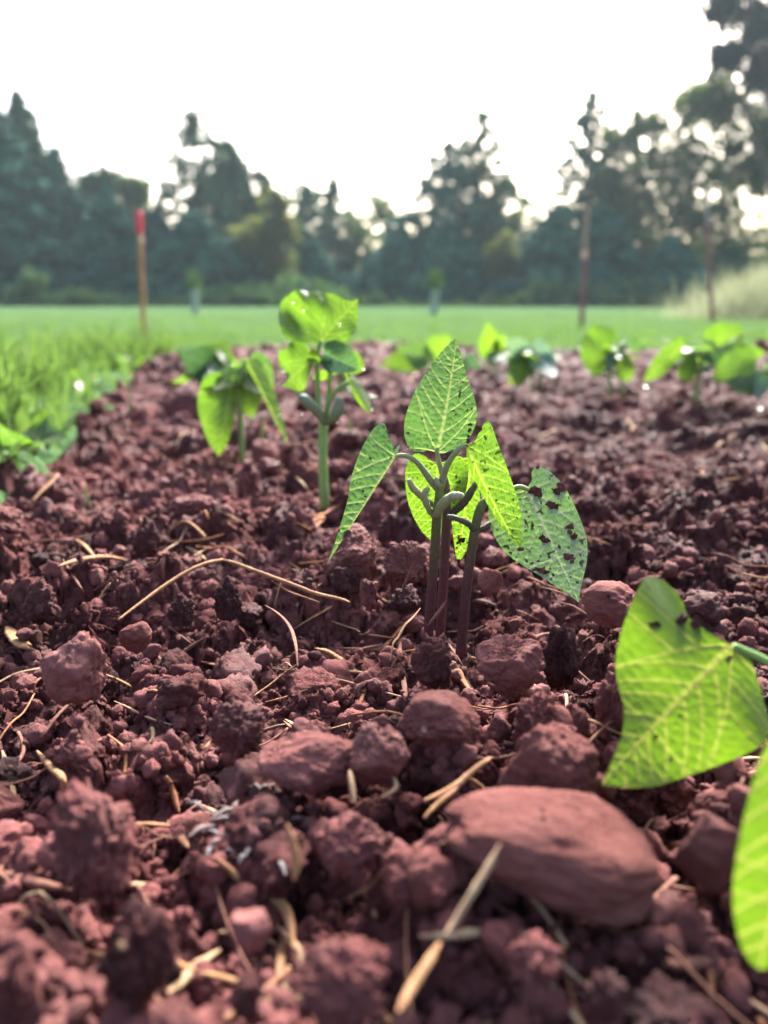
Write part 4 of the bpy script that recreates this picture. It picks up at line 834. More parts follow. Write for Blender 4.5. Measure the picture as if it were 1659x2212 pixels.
straw(m4([(115, 835), (200, 770), (290, 700), (370, 635)]), .0024, 'brown flat twig pointing to the left end of the pink slab', M_TWIG, flat=.5, cat='twig', name='twig')
straw(m4([(880, 740), (890, 800), (900, 870), (910, 940)]), .0010, 'thin pale straw hanging straight down from the blocky red stone', M_STRAW_PALE, Y=[.176, .168], free=True)
straw(m4([(1140, 775), (1160, 810), (1155, 850), (1110, 885), (1070, 900)]), .0008, 'small curled grass tendril below the blocky red stone', M_STRAW_PALE, Y=[.178, .170], free=True)
straw(m4([(1330, 925), (1440, 880), (1530, 830), (1600, 770), (1700, 690), (1735, 665)]), .0013, 'bright tan straw leaning on the big rough stone', Y=[.168, .180], free=True)
straw(m4([(1330, 1030), (1400, 960), (1480, 890), (1540, 840)]), .0009, 'thin tan straw below the bright leaning one', Y=[.163, .172], free=True)
straw(m4([(1610, 790), (1660, 830), (1700, 860)]), .0014, 'short tan straw crossing the bright leaning one', Y=[.203, .198])
straw(m4([(760, 0), (770, 60), (790, 150), (1190, 0)]) if False else m6([(775, 780), (770, 870), (785, 980), (800, 1080), (805, 1200)]), .0022, 'brown flat straw standing upright in front of the stem bases', M_TWIG, flat=.4, Y=[.272, .256, .243])
straw(m6([(520, 742), (600, 750), (680, 760), (790, 775)]), .0013, 'reddish straw lying level in front of the stem bases', M_TWIG, Y=[.276, .272])
straw(m6([(370, 828), (450, 830), (540, 832), (640, 838), (715, 842)]), .0013, 'second level reddish straw just below the first', M_TWIG, Y=[.268, .264])
straw(m6([(350, 660), (430, 690), (500, 712), (530, 730)]), .0009, 'fine straw sloping down to the level reddish straw', M_STRAW_PALE)
straw(m6([(895, 585), (850, 640), (800, 690), (760, 760), (730, 800), (712, 905)]), .0009, 'thin branching dry stalk in front of the first stem', M_STRAW, Y=[.285, .262, .247], free=True)
straw(m6([(640, 510), (720, 560), (800, 590), (855, 612)]), .0009, 'thin straw reaching towards the first stem', M_STRAW, Y=[.292, .282])
straw(m6([(780, 510), (800, 440), (830, 370), (855, 300)]), .0011, 'upright broken reddish stalk left of the stems', M_TWIG, Y=[.305, .303], free=True)
straw(m6([(940, 690), (980, 640), (1020, 590), (1050, 540)]), .0016, 'rough reddish twig leaning on the foot of the stems', M_TWIG, Y=[.275, .278], free=True, cat='twig', name='twig')
straw(m6([(1280, 990), (1350, 950), (1450, 900), (1530, 860), (1585, 843)]), .0008, 'thin straw laid across the purplish red stone', M_STRAW_PALE, Y=[.243, .246])
straw(m6([(1455, 995), (1530, 1025), (1600, 1060), (1660, 1090)]), .0014, 'pale straw with a dark joint below the purplish red stone', M_STRAW_PALE, Y=[.240, .232])
straw(m6([(1465, 590), (1540, 620), (1640, 670)]), .0009, 'reddish straw right of the third stem, below the dirtiest leaf', M_TWIG)
straw(m6([(1215, 480), (1270, 485), (1340, 470)]), .0011, 'short orange straw right behind the third stem', M_STRAW)
straw(m6([(1065, 800), (1100, 850), (1150, 930)]), .0011, 'brown straw leaning against the charred clod', M_TWIG, Y=[.265, .256])
straw(m6([(270, 450), (310, 425), (350, 405)]), .0010, 'short straw stub above the right arm of the bent straw', M_STRAW)
straw([(1543, 965), (1560, 955), (1590, 938), (1618, 925)], .0030, 'blurred pinkish cut straw at the right, half way up the bed', M_STRAW_PALE)
straw([(1635, 935), (1645, 955), (1659, 975)], .0016, 'small blurred straw at the right edge beside the pinkish cut straw', M_STRAW_PALE)
straw([(1520, 1350), (1560, 1345), (1600, 1342), (1635, 1335)], .0012, 'tan straw on the dark soil above the bright blurred leaf stalk', M_STRAW)
straw([(1340, 1705), (1390, 1695), (1440, 1680)], .0012, 'tan straw peeping out below the tip of the bright blurred leaf', M_STRAW, Y=[.195, .20])
straw([(620, 965), (680, 955), (740, 957), (790, 968)], .0020, 'long blurred curved straw behind the tallest seedling stem', M_STRAW_PALE, Y=[.64, .62])
straw([(395, 1000), (450, 993), (500, 990)], .0020, 'blurred straw below the broad drooping seedling', M_STRAW_PALE)
straw([(605, 1015), (630, 1025), (655, 1045), (668, 1065)], .0016, 'blurred curved straw left of the tallest seedling stem', M_STRAW_PALE)
straw([(880, 830), (905, 800), (925, 780)], .0035, 'blurred pale straw leaning far behind the upright pointed leaf', M_STRAW_PALE)
straw([(640, 1130), (665, 1142), (690, 1120), (700, 1105)], .0042, 'curled orange brown dead leaf behind the dark red rounded stone', M_HUSK, flat=.25, cat='dead leaf', name='dead_leaf')
straw(m6([(1090, 1000), (1110, 980), (1125, 965), (1150, 1020), (1210, 1100)]), .0022, 'curled orange brown dead leaf on the smooth half-buried stone', M_HUSK, flat=.4, cat='dead leaf', name='dead_leaf', Y=[.250, .244])
straw(m6([(260, 830), (330, 850), (400, 890), (480, 950), (510, 985)]), .0040, 'pale torn bark flake on the soil left of centre', M_STRAW, flat=.3, cat='bark chip', name='bark_chip')
straw(m6([(925, 710), (935, 760), (950, 830), (970, 890)]), .0036, 'black charred bark lump in front of the stem bases', M_CHAR, flat=.8, cat='charred bark', name='charred_bark', Y=[.264, .256])
straw(m6([(1205, 545), (1260, 545), (1310, 560), (1345, 570)]), .0032, 'black shiny bark piece right of the third stem', M_CHAR, flat=.5, cat='charred bark', name='charred_bark')
# front, out of focus
straw(m3([(930, 460), (1010, 530), (1100, 600), (1180, 635), (1230, 680), (1255, 760), (1270, 860)]), .0018, 'blurred forked tan straw curving down in the front', Y=[.152, .148, .134], lift=.006)
straw(m3([(1250, 730), (1225, 830), (1200, 980)]), .0016, 'second prong of the blurred forked straw', M_STRAW, Y=[.143, .128])
straw(m3([(1240, 320), (1265, 400), (1280, 480), (1270, 560)]), .0014, 'orange upright wood splinter in the front centre', M_STRAW, Y=[.138, .136], free=True)
straw(m3([(725, 1050), (790, 990), (860, 920), (950, 860)]), .0016, 'blurred pale straw pointing down left near the bottom', M_STRAW_PALE, Y=[.126, .133])
straw(m3([(940, 785), (1020, 780), (1100, 790), (1200, 840)]), .0012, 'blurred pale flat grass blade right of the pink angular stone', M_STRAW_PALE, Y=[.137, .135])
straw(m3([(520, 580), (600, 580), (690, 600), (800, 670)]), .0012, 'blurred greenish dry straw across the left front', M_STRAW_PALE, Y=[.147, .143])
straw(m3([(0, 520), (100, 555), (200, 580), (310, 600)]), .0018, 'blurred grey twig at the left edge in front', M_TWIG, Y=[.150, .147], cat='twig', name='twig')
straw(m3([(10, 0), (30, 80), (50, 160), (75, 260)]), .0014, 'blurred pale straw upright at the left edge', M_STRAW_PALE, Y=[.19, .170])
straw(m3([(160, 0), (220, 70), (270, 120), (275, 190)]), .0014, 'blurred tan curved straw near the left edge', M_STRAW, Y=[.19, .176])
straw(m3([(725, 300), (770, 360), (815, 420)]), .0016, 'pinkish splinter lying on the left front soil', M_STRAW, Y=[.168, .160])
straw(m3([(720, 110), (745, 170), (775, 270)]), .0013, 'orange splinter between clods left of centre front', M_HUSK, Y=[.182, .173])
straw(m3([(860, 230), (910, 255), (970, 280)]), .0010, 'small pale straw in the front centre left', M_STRAW_PALE)
straw(m3([(1350, 1060), (1450, 1070), (1560, 1110), (1700, 1170)]), .0024, 'broad blurred yellow straw at the bottom edge', M_STRAW, Y=[.122, .116], flat=.5)
straw(m3r([(500, 405), (450, 500), (390, 600), (310, 730), (260, 800)]), .0010, 'blurred pale straw leaning against the largest smooth stone', M_STRAW_PALE, Y=[.131, .120], free=True)
straw(m3r([(240, 830), (180, 930), (110, 1040), (60, 1130)]), .0013, 'lower blurred end of straw running to the bottom edge', M_STRAW, Y=[.120, .106], free=True)
straw(m3r([(150, 800), (260, 795), (370, 785), (490, 780)]), .0015, 'blurred level straw below the left end of the largest stone', M_STRAW_PALE, Y=[.139, .139])
straw(m3r([(950, 1065), (1020, 1110), (1100, 1165), (1150, 1200)]), .0016, 'blurred straw end at the bottom, right of centre', M_STRAW_PALE, Y=[.120, .113])
straw(m3r([(1350, 1100), (1410, 1140), (1480, 1190)]), .0013, 'blurred straw end in the lower right corner', M_STRAW_PALE, Y=[.119, .114])
straw(m3r([(1210, 925), (1310, 915), (1430, 900)]), .0019, 'blurred level pinkish stick at the lower right', M_TWIG, Y=[.131, .132], cat='stick', name='stick')
straw(m3r([(450, 620), (490, 670), (560, 710)]), .0010, 'dark root fibre in the hollow under the largest stone', M_TWIG)
M_ASH = straw_mat('grey_fibre', (.05, .045, .048), (.11, .10, .105), (.20, .18, .175))
g = np.random.default_rng(31); V, F, b0 = [], [], 0; c0 = hit_top(532, 1775, .002)
for i in range(46):
    a = g.random() * 6.28; l = .003 + .006 * g.random(); q0 = c0 + g.normal(size=3) * np.array([.006, .008, .0012]); q1 = q0 + np.array([math.cos(a) * l, math.sin(a) * l, .001 + .002 * g.random()])
    v, f, gr = tube([q0, (q0 + q1) / 2 + [0, 0, .0012], q1], [.0006, .0009, .0002], n=8, seg=6, flat=.4); V.append(v); F += [[x + b0 for x in q_] for q_ in f if q_[2] != q_[3]]; b0 += len(v)
tf = place_origin(obj('fibre_tuft', np.concatenate(V), F, M_ASH)); tag(tf, 'tuft of matted grey plant fibre in the front centre of the bed', 'plant fibre')
g = random.Random(3)
for i in range(230):
    y = .11 * (1.1 / .11) ** g.random(); x = g.uniform(-1, 1) * (.02 + .52 * y); a = g.uniform(0, 6.28); l = g.uniform(.004, .019) * (1 + .4 * y)
    if float(bed_inside(np.array([x]), np.array([y]))[0]) < .03: continue
    P = []; bend_ = g.uniform(-.3, .3)
    for t_ in (-1, -.3, .3, 1):
        px, py = x + math.cos(a + bend_ * t_) * l * t_, y + math.sin(a + bend_ * t_) * l * t_; P.append([px, py, 0])
    P = np.array(P); hz = H(P[:, 0], P[:, 1]); P[:, 2] = hz.max() * .5 + hz * .5 + .0012 + np.array([0, .001, .001, 0]); P[:, 2] += np.linspace(0, g.uniform(-.003, .003), 4)
    o = tube_obj('straw', P, [g.uniform(.0002, .0008) * (1 + y)] * 2, [M_STRAW, M_STRAW_PALE, M_TWIG, M_TWIG, M_HUSK][i % 5], None, n=10, seg=6, flat=.6, rough=.2, seed=i)
    tag(o, 'short loose scrap of dry straw or root lying on the crumbled soil', 'straw scrap', 'short straw scraps scattered over the bed'); place_origin(o)

# ------------------------------------------------------------------ grass
def blades(name, n, xf, h0, h1, w, material, label, seed, lean=.5, kind='stuff'):
    g = np.random.default_rng(seed); x, y, z = xf(g, n); n = len(x)
    h = g.uniform(h0, h1, n) * (.6 + .4 * g.random(n)); a = g.random(n) * 6.28; ln = lean * h * g.random(n) ** 1.2; b = g.random(n) * 6.28
    ts = np.array([0, .3, .6, .85, 1.0]); V = np.zeros((n, 10, 3))
    for i, t_ in enumerate(ts):
        c = np.stack([x + np.cos(b) * ln * t_ ** 2, y + np.sin(b) * ln * t_ ** 2, z - .004 + h * (t_ - .25 * t_ ** 3 * (ln / h))], 1); ww = w * (1 - t_ ** 2.2 * .92) * (.6 + .8 * g.random(n) if i == 0 else 1)
        if i == 0: W0 = np.ones(n) * w
        d = np.stack([np.cos(a), np.sin(a), np.zeros(n)], 1) * (w * (1 - t_ ** 2.2 * .92) * .5)
        V[:, 2 * i] = c - d; V[:, 2 * i + 1] = c + d
    base = (np.arange(n) * 10)[:, None, None]; q = np.array([[2 * i, 2 * i + 1, 2 * i + 3, 2 * i + 2] for i in range(4)])[None]
    N_ = n * 10
    return tag(obj(name, V.reshape(-1, 3), (base + q).reshape(-1, 4), material, attrs={'vein': np.zeros(N_), 'net': np.zeros(N_), 'dirt': np.zeros(N_)}), label, 'grass', kind=kind)
def near_lawn(g, n):
    y = .42 * (3.0 / .42) ** g.random(n); xl = np.interp(y, EDGE[:, 1], EDGE[:, 0], left=EDGE[0, 0], right=EDGE[-1, 0]); x = xl - np.abs(g.normal(0, 1, n)) * (.25 + .5 * y) * .6 + .01
    ok = (bed_inside(x, y) < -.005); x, y = x[ok], y[ok]; return x, y, lawn_h(x, y)
blades('grass', 5200, near_lawn, .018, .060, .0036, M_GRASS, 'bright green lawn grass along the left edge of the bed', 1)
def edge_tufts(g, n):
    y = .5 * (2.1 / .5) ** g.random(n); xl = np.interp(y, EDGE[:, 1], EDGE[:, 0]); c = np.floor(y * 14); x = xl - .03 - .22 * hsh(c, c * 0, 0, 5) * y ** .4 + g.normal(0, .018, n)
    ok = bed_inside(x, y) < .0; x, y = x[ok], y[ok]; return x, y, lawn_h(x, y)
blades('grass', 2200, edge_tufts, .045, .115, .0050, M_GRASS, 'taller tufts of grass leaning over the left edge of the bed', 2, .8)
def far_lawn(g, n):
    y = 1.6 * (9 / 1.6) ** g.random(n); x = g.uniform(-1, 1, n) * (.3 + .58 * y); ok = bed_inside(x, y) < -.01; x, y = x[ok], y[ok]; return x, y, lawn_h(x, y)
blades('grass', 22000, far_lawn, .015, .04, .005, M_GRASS, 'short mown lawn grass beyond the bed', 3)
def mound(g, n):
    c = aty(1640, 700, 6.0); r = np.abs(g.normal(0, .42, n)); a = g.random(n) * 6.28; x = c[0] + .30 + np.cos(a) * r * 1.1; y = 6.2 + np.sin(a) * r; return x, y, -.004 - .22 * np.minimum(r / 1.05, 1.3) ** 2
blades('tall_grass', 7000, mound, .22, .55, .006, M_MEADOW, 'pale uncut meadow grass on the right beyond the bed', 4, .7)

# ------------------------------------------------------------------ stakes
def stake(px0, px1, Y, r, label, bands, lean=0):
    b = aty(*px0, Y); t_ = aty(*px1, Y); b[2] = min(b[2], 0) - .02; p = thing('stake', label, 'stake', b)
    for nm, a, c, rr, m in bands:
        tube_obj(nm, [b + (t_ - b) * a, b + (t_ - b) * (a + c) / 2, b + (t_ - b) * c], [rr * r, rr * r * .97, rr * r * .95], m, p, n=8, seg=10)
M_WOOD = simple_mat('orange_wood', (.27, .14, .05), .6, .25, 40); M_RED = simple_mat('red_paint', (.55, .02, .04), .45, .1, 30)
M_RUST = simple_mat('reddish_pole', (.14, .05, .055), .55, .2, 30); M_TAPE = simple_mat('tan_tape', (.55, .33, .24), .5, .1, 40); M_GUARD = simple_mat('pale_guard', (.19, .26, .20), .6, .15, 15)
stake((313, 772), (300, 455), 2.0, .0065, 'orange wooden stake with a bright red tip at the left corner of the bed', [('post', 0, .88, 1, M_WOOD), ('red_tip', .86, 1.0, 1.25, M_RED)])
stake((1256, 712), (1268, 440), 4.2, .014, 'reddish brown stake with a tan band halfway up, right of centre beyond the bed', [('post', 0, .60, 1, M_RUST), ('band', .59, .65, 1.15, M_TAPE), ('upper_post', .64, 1, .9, simple_mat('brown_pole', (.24, .15, .11), .6, .2, 30))])
stake((1540, 700), (1526, 405), 5.0, .013, 'thin reddish stake at the far right in the pale tall grass', [('post', 0, .75, 1, M_RUST), ('upper_post', .75, 1, .85, simple_mat('grey_pole', (.20, .16, .18), .6, .2, 30))])

# ------------------------------------------------------------------ trees
def add_tris(c, size, g, flatten=.35, droop=None):
    """leaf-sized triangles about the points c"""
    n = len(c); d = g.normal(size=(n, 3, 3)); d[:, :, 2] *= flatten; d /= np.linalg.norm(d, axis=2)[:, :, None] + 1e-9
    return (c[:, None] + d * (size if np.isscalar(size) else size[:, None, None])).reshape(-1, 3)
def root_at(vx, Y): 
    p = aty(vx, 655, Y); return np.array([p[0], Y, -.01])
def top_h(vy, vx, Y): return aty(vx, vy, Y)[2]
def spruce(vx, vtop, Y, rad, label, mat_=M_SPRUCE, seed=1, dens=1.0, gap=0.0, lean=0.0, power=.85, bottom=.02, name='spruce_tree', group='trees along the far side of the lawn'):
    g = np.random.default_rng(seed); b = root_at(vx, Y); h = top_h(vtop - 20, vx, Y); t_ = thing(name, label, 'tree', b, group)
    tube_obj('trunk', [b + [0, 0, -.1], b + [lean * .3, 0, h * .4], b + [lean, 0, h * .99]], [.022 * h, .014 * h, .002 * h], M_BARK, t_, n=14, seg=8)
    C = []; lv = int(h * 5.5 * dens) + 8
    for i in range(lv):
        z = h * (bottom + (1 - bottom) * (i + g.random() * .6) / lv); rr = rad * (1 - z / h) ** power * (.78 + .4 * g.random()) + .04 * h * (1 - z / h) + .05
        nb = int(8 + 3 * g.random())
        a0 = g.random() * 6.28
        for k_ in range(nb):
            if g.random() < gap * min(z / h, .8): continue
            a = a0 + k_ / nb * 6.28 + g.normal() * .15; L = rr * (.7 + .45 * g.random()); ns_ = max(5, int(L / (.035 + .05 * gap) * dens))
            s = np.sqrt(g.random(ns_)) * .92 + .1 ; wd = .22 * L * (1.1 - s)
            C.append(np.stack([b[0] + lean * (z / h) ** 1.5 + np.cos(a) * L * s + g.normal(size=ns_) * wd, b[1] + np.sin(a) * L * s + g.normal(size=ns_) * wd, z - .28 * L * s + .10 * L * s ** 3 + g.normal(size=ns_) * .06 + .03 * h * (1 - s) * .3], 1))
    q_ = g.random(90); tp = np.stack([b[0] + lean * (1 - .2 * q_) + g.normal(size=90) * (.03 + .16 * q_), b[1] + g.normal(size=90) * (.03 + .16 * q_), h * (1 - .2 * q_)], 1); C.append(tp)
    c = np.concatenate(C); V = add_tris(c, .11 + .12 * g.random(len(c)), g, .5)
    obj('crown', V, np.arange(len(V)).reshape(-1, 3), mat_, t_, False); return t_
def broadleaf(vx, Y, blobs, label, mat_=M_DECID, seed=1, leafs=.09, dens=1.0, name='broadleaf_tree', group='trees along the far side of the lawn', trunk=True, cat='tree'):
    """blobs: (vx, vy, radius in image units, share) of the leaf masses"""
    g = np.random.default_rng(seed); b = root_at(vx, Y); t_ = thing(name, label, cat, b, group); C = []; zs = []
    for bx, by, br, sh in blobs:
        c = aty(bx, by, Y); r = br * depth(c) / FV; n = int(sh * dens * (2600 if leafs < .095 else 2000)); zs.append((c, r))
        for j in range(max(1, int(sh * 26))):
            d = g.normal(size=3); d /= np.linalg.norm(d); cc = c + d * r * g.random() ** .4 * np.array([1, 1, .85]); m = n // max(1, int(sh * 26)); rs = r * (.22 + .2 * g.random())
            q = g.normal(size=(m, 3)) * rs * .6; C.append(cc + q)
    c = np.concatenate(C); c[:, 2] = np.maximum(c[:, 2], .05); V = add_tris(c, leafs * (.6 + .8 * g.random(len(c))), g, .7)
    top = max(zs, key=lambda q: q[0][2])[0]
    if trunk:
        k_ = top[2]; tube_obj('trunk', [b + [0, 0, -.1], b * .6 + np.array([top[0], b[1], 0]) * .4 + [0, 0, k_ * .4 - b[2] * .6], np.array([top[0], b[1], k_ * .9])], [.02 * k_, .013 * k_, .003 * k_], M_BARK, t_, n=12, seg=8)
        for c_, r_ in zs[:6]:
            tube_obj('limb', [np.array([b[0] * .6 + top[0] * .4, b[1], c_[2] * .45]), (np.array([b[0], b[1], c_[2] * .6]) + c_) / 2, c_], [.008 * k_, .005 * k_, .002 * k_], M_BARK, t_, n=8, seg=6)
    obj('crown', V, np.arange(len(V)).reshape(-1, 3), mat_, t_, False); return t_
spruce(15, 195, 24, 2.6, 'tallest dark spruce at the far left edge', M_SPRUCE, 1, 1.1)
spruce(88, 222, 26, 2.0, 'narrow pointed spruce just right of the tallest left one', M_SPRUCE2, 2, 1.1)
spruce(150, 345, 25, 2.0, 'lower spruce filling the slope right of the narrow pointed one', M_SPRUCE, 3)
broadleaf(215, 27, [(205, 410, 38, 1), (230, 395, 32, .8), (215, 480, 60, 1.2), (190, 560, 60, 1)], 'round topped bluish tree left of the red tipped stake', M_SPRUCE2, 4)
broadleaf(290, 27, [(292, 410, 34, 1), (285, 470, 48, 1), (300, 560, 60, 1.2)], 'olive green round tree directly behind the red tipped stake', M_DECID, 5)
spruce(250, 440, 23, 1.9, 'dark low spruce in front of the round topped trees', M_SPRUCE, 6)
spruce(348, 470, 24, 1.6, 'dark low spruce between the stake and the ragged fir', M_SPRUCE, 7)
spruce(437, 258, 25, 1.9, 'ragged dark fir with a thick top, left of the tallest seedling', M_SPRUCE2, 8, .8, .35, power=.62)
broadleaf(505, 26, [(490, 345, 36, .8), (520, 390, 36, .8), (470, 420, 55, 1.1), (520, 480, 60, 1.2), (566, 385, 20, .2), (560, 430, 30, .5)], 'broad grey green tree leaning against the ragged fir', M_SPRUCE2, 9, dens=1.2)
broadleaf(590, 22.3, [(598, 440, 26, .7), (600, 500, 36, .8), (560, 520, 50, .8), (585, 570, 45, .8)], 'yellowish tree glowing behind the tallest seedling', M_DECID_Y, 10)
spruce(430, 480, 22, 2.1, 'dark spruce skirt below the ragged fir', M_SPRUCE, 11)
spruce(545, 500, 23, 1.9, 'dark spruce in front of the yellowish tree', M_SPRUCE, 12)
spruce(668, 425, 27, 1.3, 'small pointed spruce, left one of the pair in the dip of the tree line', M_SPRUCE2, 13, .8, .2)
spruce(725, 405, 27, 1.2, 'small pointed spruce, right one of the pair in the dip of the tree line', M_SPRUCE2, 14, .8, .3)
spruce(660, 520, 24, 1.9, 'low dark spruce below the pointed pair', M_SPRUCE, 15)
broadleaf(775, 27, [(770, 500, 50, .55), (810, 450, 36, .4), (735, 560, 40, .6), (800, 560, 50, .6)], 'thin airy tree with bright gaps between the pair and the leaning conifer', M_DECID, 16, .10, .75)
spruce(960, 330, 25, 2.5, 'wide dark conifer with a ragged top left of the leaning one', M_SPRUCE, 17, .9, .3, power=.6)
spruce(1010, 262, 25.5, 1.9, 'tall ragged conifer leaning right behind the upright pointed leaf', M_SPRUCE2, 18, .8, .4, lean=.4, power=.55)
broadleaf(1060, 26, [(1075, 430, 40, .45), (1095, 410, 22, .3), (1050, 490, 50, .5), (1110, 480, 36, .4), (1020, 380, 50, .6)], 'airy pale tree full of bright gaps right of the leaning conifer', M_DECID, 19, .10, .8)
broadleaf(1090, 21.8, [(1085, 540, 32, .7), (1075, 580, 30, .6)], 'low yellow green tree beneath the airy pale one', M_DECID_Y, 20)
spruce(860, 520, 23, 2.2, 'dark low spruce below the wide dark conifer', M_SPRUCE, 21)
spruce(960, 500, 22.5, 2.2, 'dark low spruce right behind the pale tree guard', M_SPRUCE, 22)
spruce(1250, 220, 25, 2.0, 'slender dark spruce with a knobbly tip behind the banded stake', M_SPRUCE, 23, .9, .3, power=.75)
spruce(1190, 480, 22, 2.1, 'dark spruce left of the banded stake', M_SPRUCE, 24)
spruce(1290, 470, 22, 2.1, 'dark spruce right of the banded stake', M_SPRUCE, 25)
broadleaf(1420, 24, [(1330, 310, 45, .8), (1400, 270, 45, .8), (1370, 390, 80, 1.5), (1460, 330, 60, 1), (1440, 440, 80, 1.6), (1330, 470, 60, 1.2), (1500, 240, 55, .9), (1400, 550, 80, 1.5), (1310, 400, 40, .7)], 'big spreading broadleaf tree right of the slender spruce', M_DECID, 26, .10, .9)
broadleaf(1580, 23, [(1540, 210, 55, 1), (1600, 270, 70, 1.1), (1560, 360, 80, 1.3), (1640, 380, 70, 1.1), (1520, 470, 70, 1.1), (1620, 520, 80, 1.3), (1560, 580, 70, 1.2), (1690, 300, 70, 1)], 'tall broadleaf tree at the right edge with bright gaps low down', M_DECID, 27, .10, .9)
spruce(1440, 540, 21, 2.0, 'low dark spruce under the spreading broadleaf tree', M_SPRUCE, 28)
spruce(1560, 560, 21, 1.8, 'low dark spruce near the right edge behind the thin stake', M_SPRUCE2, 29)
spruce(-90, 250, 25, 2.6, 'dark spruce cut by the left edge of the photo', M_SPRUCE, 30)
broadleaf(1740, 21, [(1610, 40, 70, 1.0), (1560, 15, 45, .6), (1575, 120, 45, .5), (1640, 150, 45, .6), (1560, 118, 30, .35), (1545, 25, 25, .3), (1700, 60, 110, 1.5), (1720, 200, 120, 1.5)], 'near pine with dark layered boughs in the upper right corner', M_PINE, 31, .10, .8, name='pine_tree')
for i, (vx, vt, Y, w, lab) in enumerate([(60, 575, 20, 60, 'pale green shrub at the foot of the far left spruces'), (180, 610, 19.5, 55, 'low shrub left of the red tipped stake'), (525, 625, 19, 62, 'light green rounded shrub left of the tallest seedling top'), (780, 640, 20, 50, 'low shrub right of the tallest seedling top'), (1090, 640, 19.5, 55, 'low shrub left of the banded stake'), (1360, 635, 19, 60, 'light green shrub right of the banded stake'), (1440, 640, 19, 50, 'low shrub beside the pale tall grass'), (350, 632, 20, 50, 'low shrub right of the red tipped stake')]):
    broadleaf(vx, Y, [(vx, (vt + 660) / 2 + 6, (670 - vt) / 2.4, .5), (vx - w * .6, 652, 17, .3), (vx + w * .6, 652, 17, .3)], lab, M_SHRUB, 50 + i, .07, name='shrub', group='shrubs at the foot of the tree line', trunk=False, cat='shrub')
# the wood behind, one mass
g = np.random.default_rng(77); xs = g.uniform(-26, 26, 16000); hz = 2.6 + 1.2 * vnoise(xs * .35, xs * 0, 8) + .8 * vnoise(xs * 1.1, xs * 0, 9); c = np.stack([xs, 31 + g.random(16000) * 2, hz * g.random(16000) ** .7], 1)
V = add_tris(c, .16 + .16 * g.random(16000), g, .7); tag(obj('woods', V, np.arange(len(V)).reshape(-1, 3), M_SPRUCE2, None, False), 'dark wood behind the row of trees', 'woods', kind='stuff')
g = np.random.default_rng(78); n_ = 9000; xs = g.uniform(-16, 16, n_); hz = np.clip(.25 + .45 * vnoise(xs * .5, xs * 0, 18) + .25 * vnoise(xs * 2.1, xs * 0, 19), .06, 1); c = np.stack([xs, 19.5 + g.random(n_) * 1.5, hz * g.random(n_)], 1)
V = add_tris(c, .05 + .07 * g.random(n_), g, .8); tag(obj('undergrowth', V, np.arange(len(V)).reshape(-1, 3), M_SHRUB, None, False), 'uneven light green undergrowth at the foot of the trees', 'undergrowth', kind='stuff')
# saplings in tree guards on the lawn
for vx, vt, vb, Y, lab in ((423, 588, 684, 8.5, 'small guarded sapling on the lawn, left of the tallest seedling'), (938, 585, 690, 8.0, 'small guarded sapling on the lawn, above the upright pointed leaf')):
    b = aty(vx, vb, Y); b[2] = -.02; h = aty(vx, vt, Y)[2]; p = thing('young_tree', lab, 'sapling', b)
    tube_obj('trunk', [b, b + [0, 0, h * .5], b + [.01, 0, h]], [.012, .010, .005], M_BARK, p, n=8, seg=8)
    tube_obj('tree_guard', [b, b + [0, 0, h * .3], b + [.004, 0, h * .62]], [.040, .040, .040], M_GUARD, p, n=8, seg=12)
    g = np.random.default_rng(int(vx)); c = b + np.array([0, 0, h * .82]) + g.normal(size=(300, 3)) * np.array([.035, .035, h * .13]); V = add_tris(c, .022, g, .7)
    obj('crown', V, np.arange(len(V)).reshape(-1, 3), M_SHRUB, p, False)

# ------------------------------------------------------------------ thin volume added to imitate lens haze
hm = bpy.data.materials.new('lens_glare_volume'); hm.use_nodes = True; hn = hm.node_tree; hn.nodes.clear()
pv = hn.nodes.new('ShaderNodeVolumePrincipled'); pv.inputs['Color'].default_value = (.74, .90, 1.0, 1); pv.inputs['Density'].default_value = .0009; pv.inputs['Anisotropy'].default_value = .25
ho = hn.nodes.new('ShaderNodeOutputMaterial'); hn.links.new(pv.outputs[0], ho.inputs['Volume'])
HX, HY0, HY1, HZ0, HZ1 = 175, -75, 235, -1.1, 16
hv = [(x_, y_, z_) for z_ in (HZ0, HZ1) for y_ in (HY0, HY1) for x_ in (-HX, HX)]
hz_ = obj('haze', hv, [(0, 2, 3, 1), (4, 5, 7, 6), (0, 1, 5, 4), (2, 6, 7, 3), (0, 4, 6, 2), (1, 3, 7, 5)], hm, None, False); tag(hz_, 'thin evening haze over the garden and lawn', 'haze', kind='stuff')

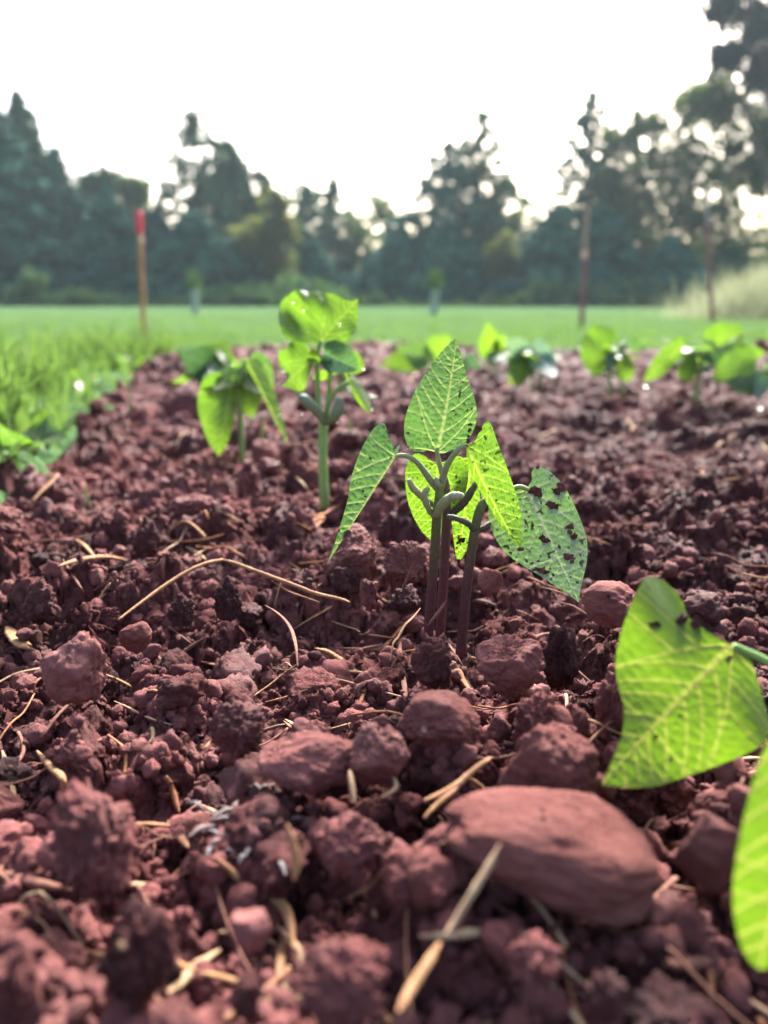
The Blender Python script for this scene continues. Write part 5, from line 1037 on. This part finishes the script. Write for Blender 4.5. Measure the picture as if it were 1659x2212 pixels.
# ------------------------------------------------------------------ light, sky, camera
SUN_EL, SUN_AZ = R(38), R(14)      # azimuth measured from +Y towards +X
w = bpy.data.worlds.new('World'); scene.world = w; w.use_nodes = True; nt = w.node_tree; nt.nodes.clear()
sky = nt.nodes.new('ShaderNodeTexSky'); sky.sky_type = 'NISHITA'; sky.sun_disc = False; sky.sun_elevation = SUN_EL; sky.sun_rotation = SUN_AZ
sky.air_density = 1.0; sky.dust_density = 5.0; sky.ozone_density = 1.0; sky.altitude = 0
hs = nt.nodes.new('ShaderNodeHueSaturation'); hs.inputs['Saturation'].default_value = 1.0; nt.links.new(sky.outputs[0], hs.inputs['Color'])
bg = nt.nodes.new('ShaderNodeBackground'); bg.inputs[1].default_value = .112; ow = nt.nodes.new('ShaderNodeOutputWorld')
nt.links.new(hs.outputs[0], bg.inputs[0]); nt.links.new(bg.outputs[0], ow.inputs[0])
ld = bpy.data.lights.new('sun', 'SUN'); ld.energy = 3.9; ld.angle = R(17); ld.color = (1, .965, .93); lo = bpy.data.objects.new('sun', ld); COL.objects.link(lo)
dirv = Vector((math.sin(SUN_AZ) * math.cos(SUN_EL), math.cos(SUN_AZ) * math.cos(SUN_EL), math.sin(SUN_EL))); lo.rotation_euler = dirv.to_track_quat('Z', 'Y').to_euler()
cd = bpy.data.cameras.new('camera'); cam = bpy.data.objects.new('camera', cd); COL.objects.link(cam); scene.camera = cam
cam.location = CAM; cam.rotation_euler = (R(90) - PITCH, 0, 0)
cd.sensor_fit = 'VERTICAL'; cd.sensor_height = 34.6; cd.lens = 34.6 * FV / 2212; cd.clip_start = .01; cd.clip_end = 1000
cd.dof.use_dof = True; cd.dof.focus_distance = .288; cd.dof.aperture_fstop = cd.lens / 3.8
scene.view_settings.view_transform = 'Standard'; scene.view_settings.look = 'None'; scene.view_settings.exposure = 2.5; scene.view_settings.gamma = 1
scene.render.engine = 'CYCLES'; scene.cycles.use_denoising = True; scene.cycles.max_bounces = 8; scene.cycles.transparent_max_bounces = 8
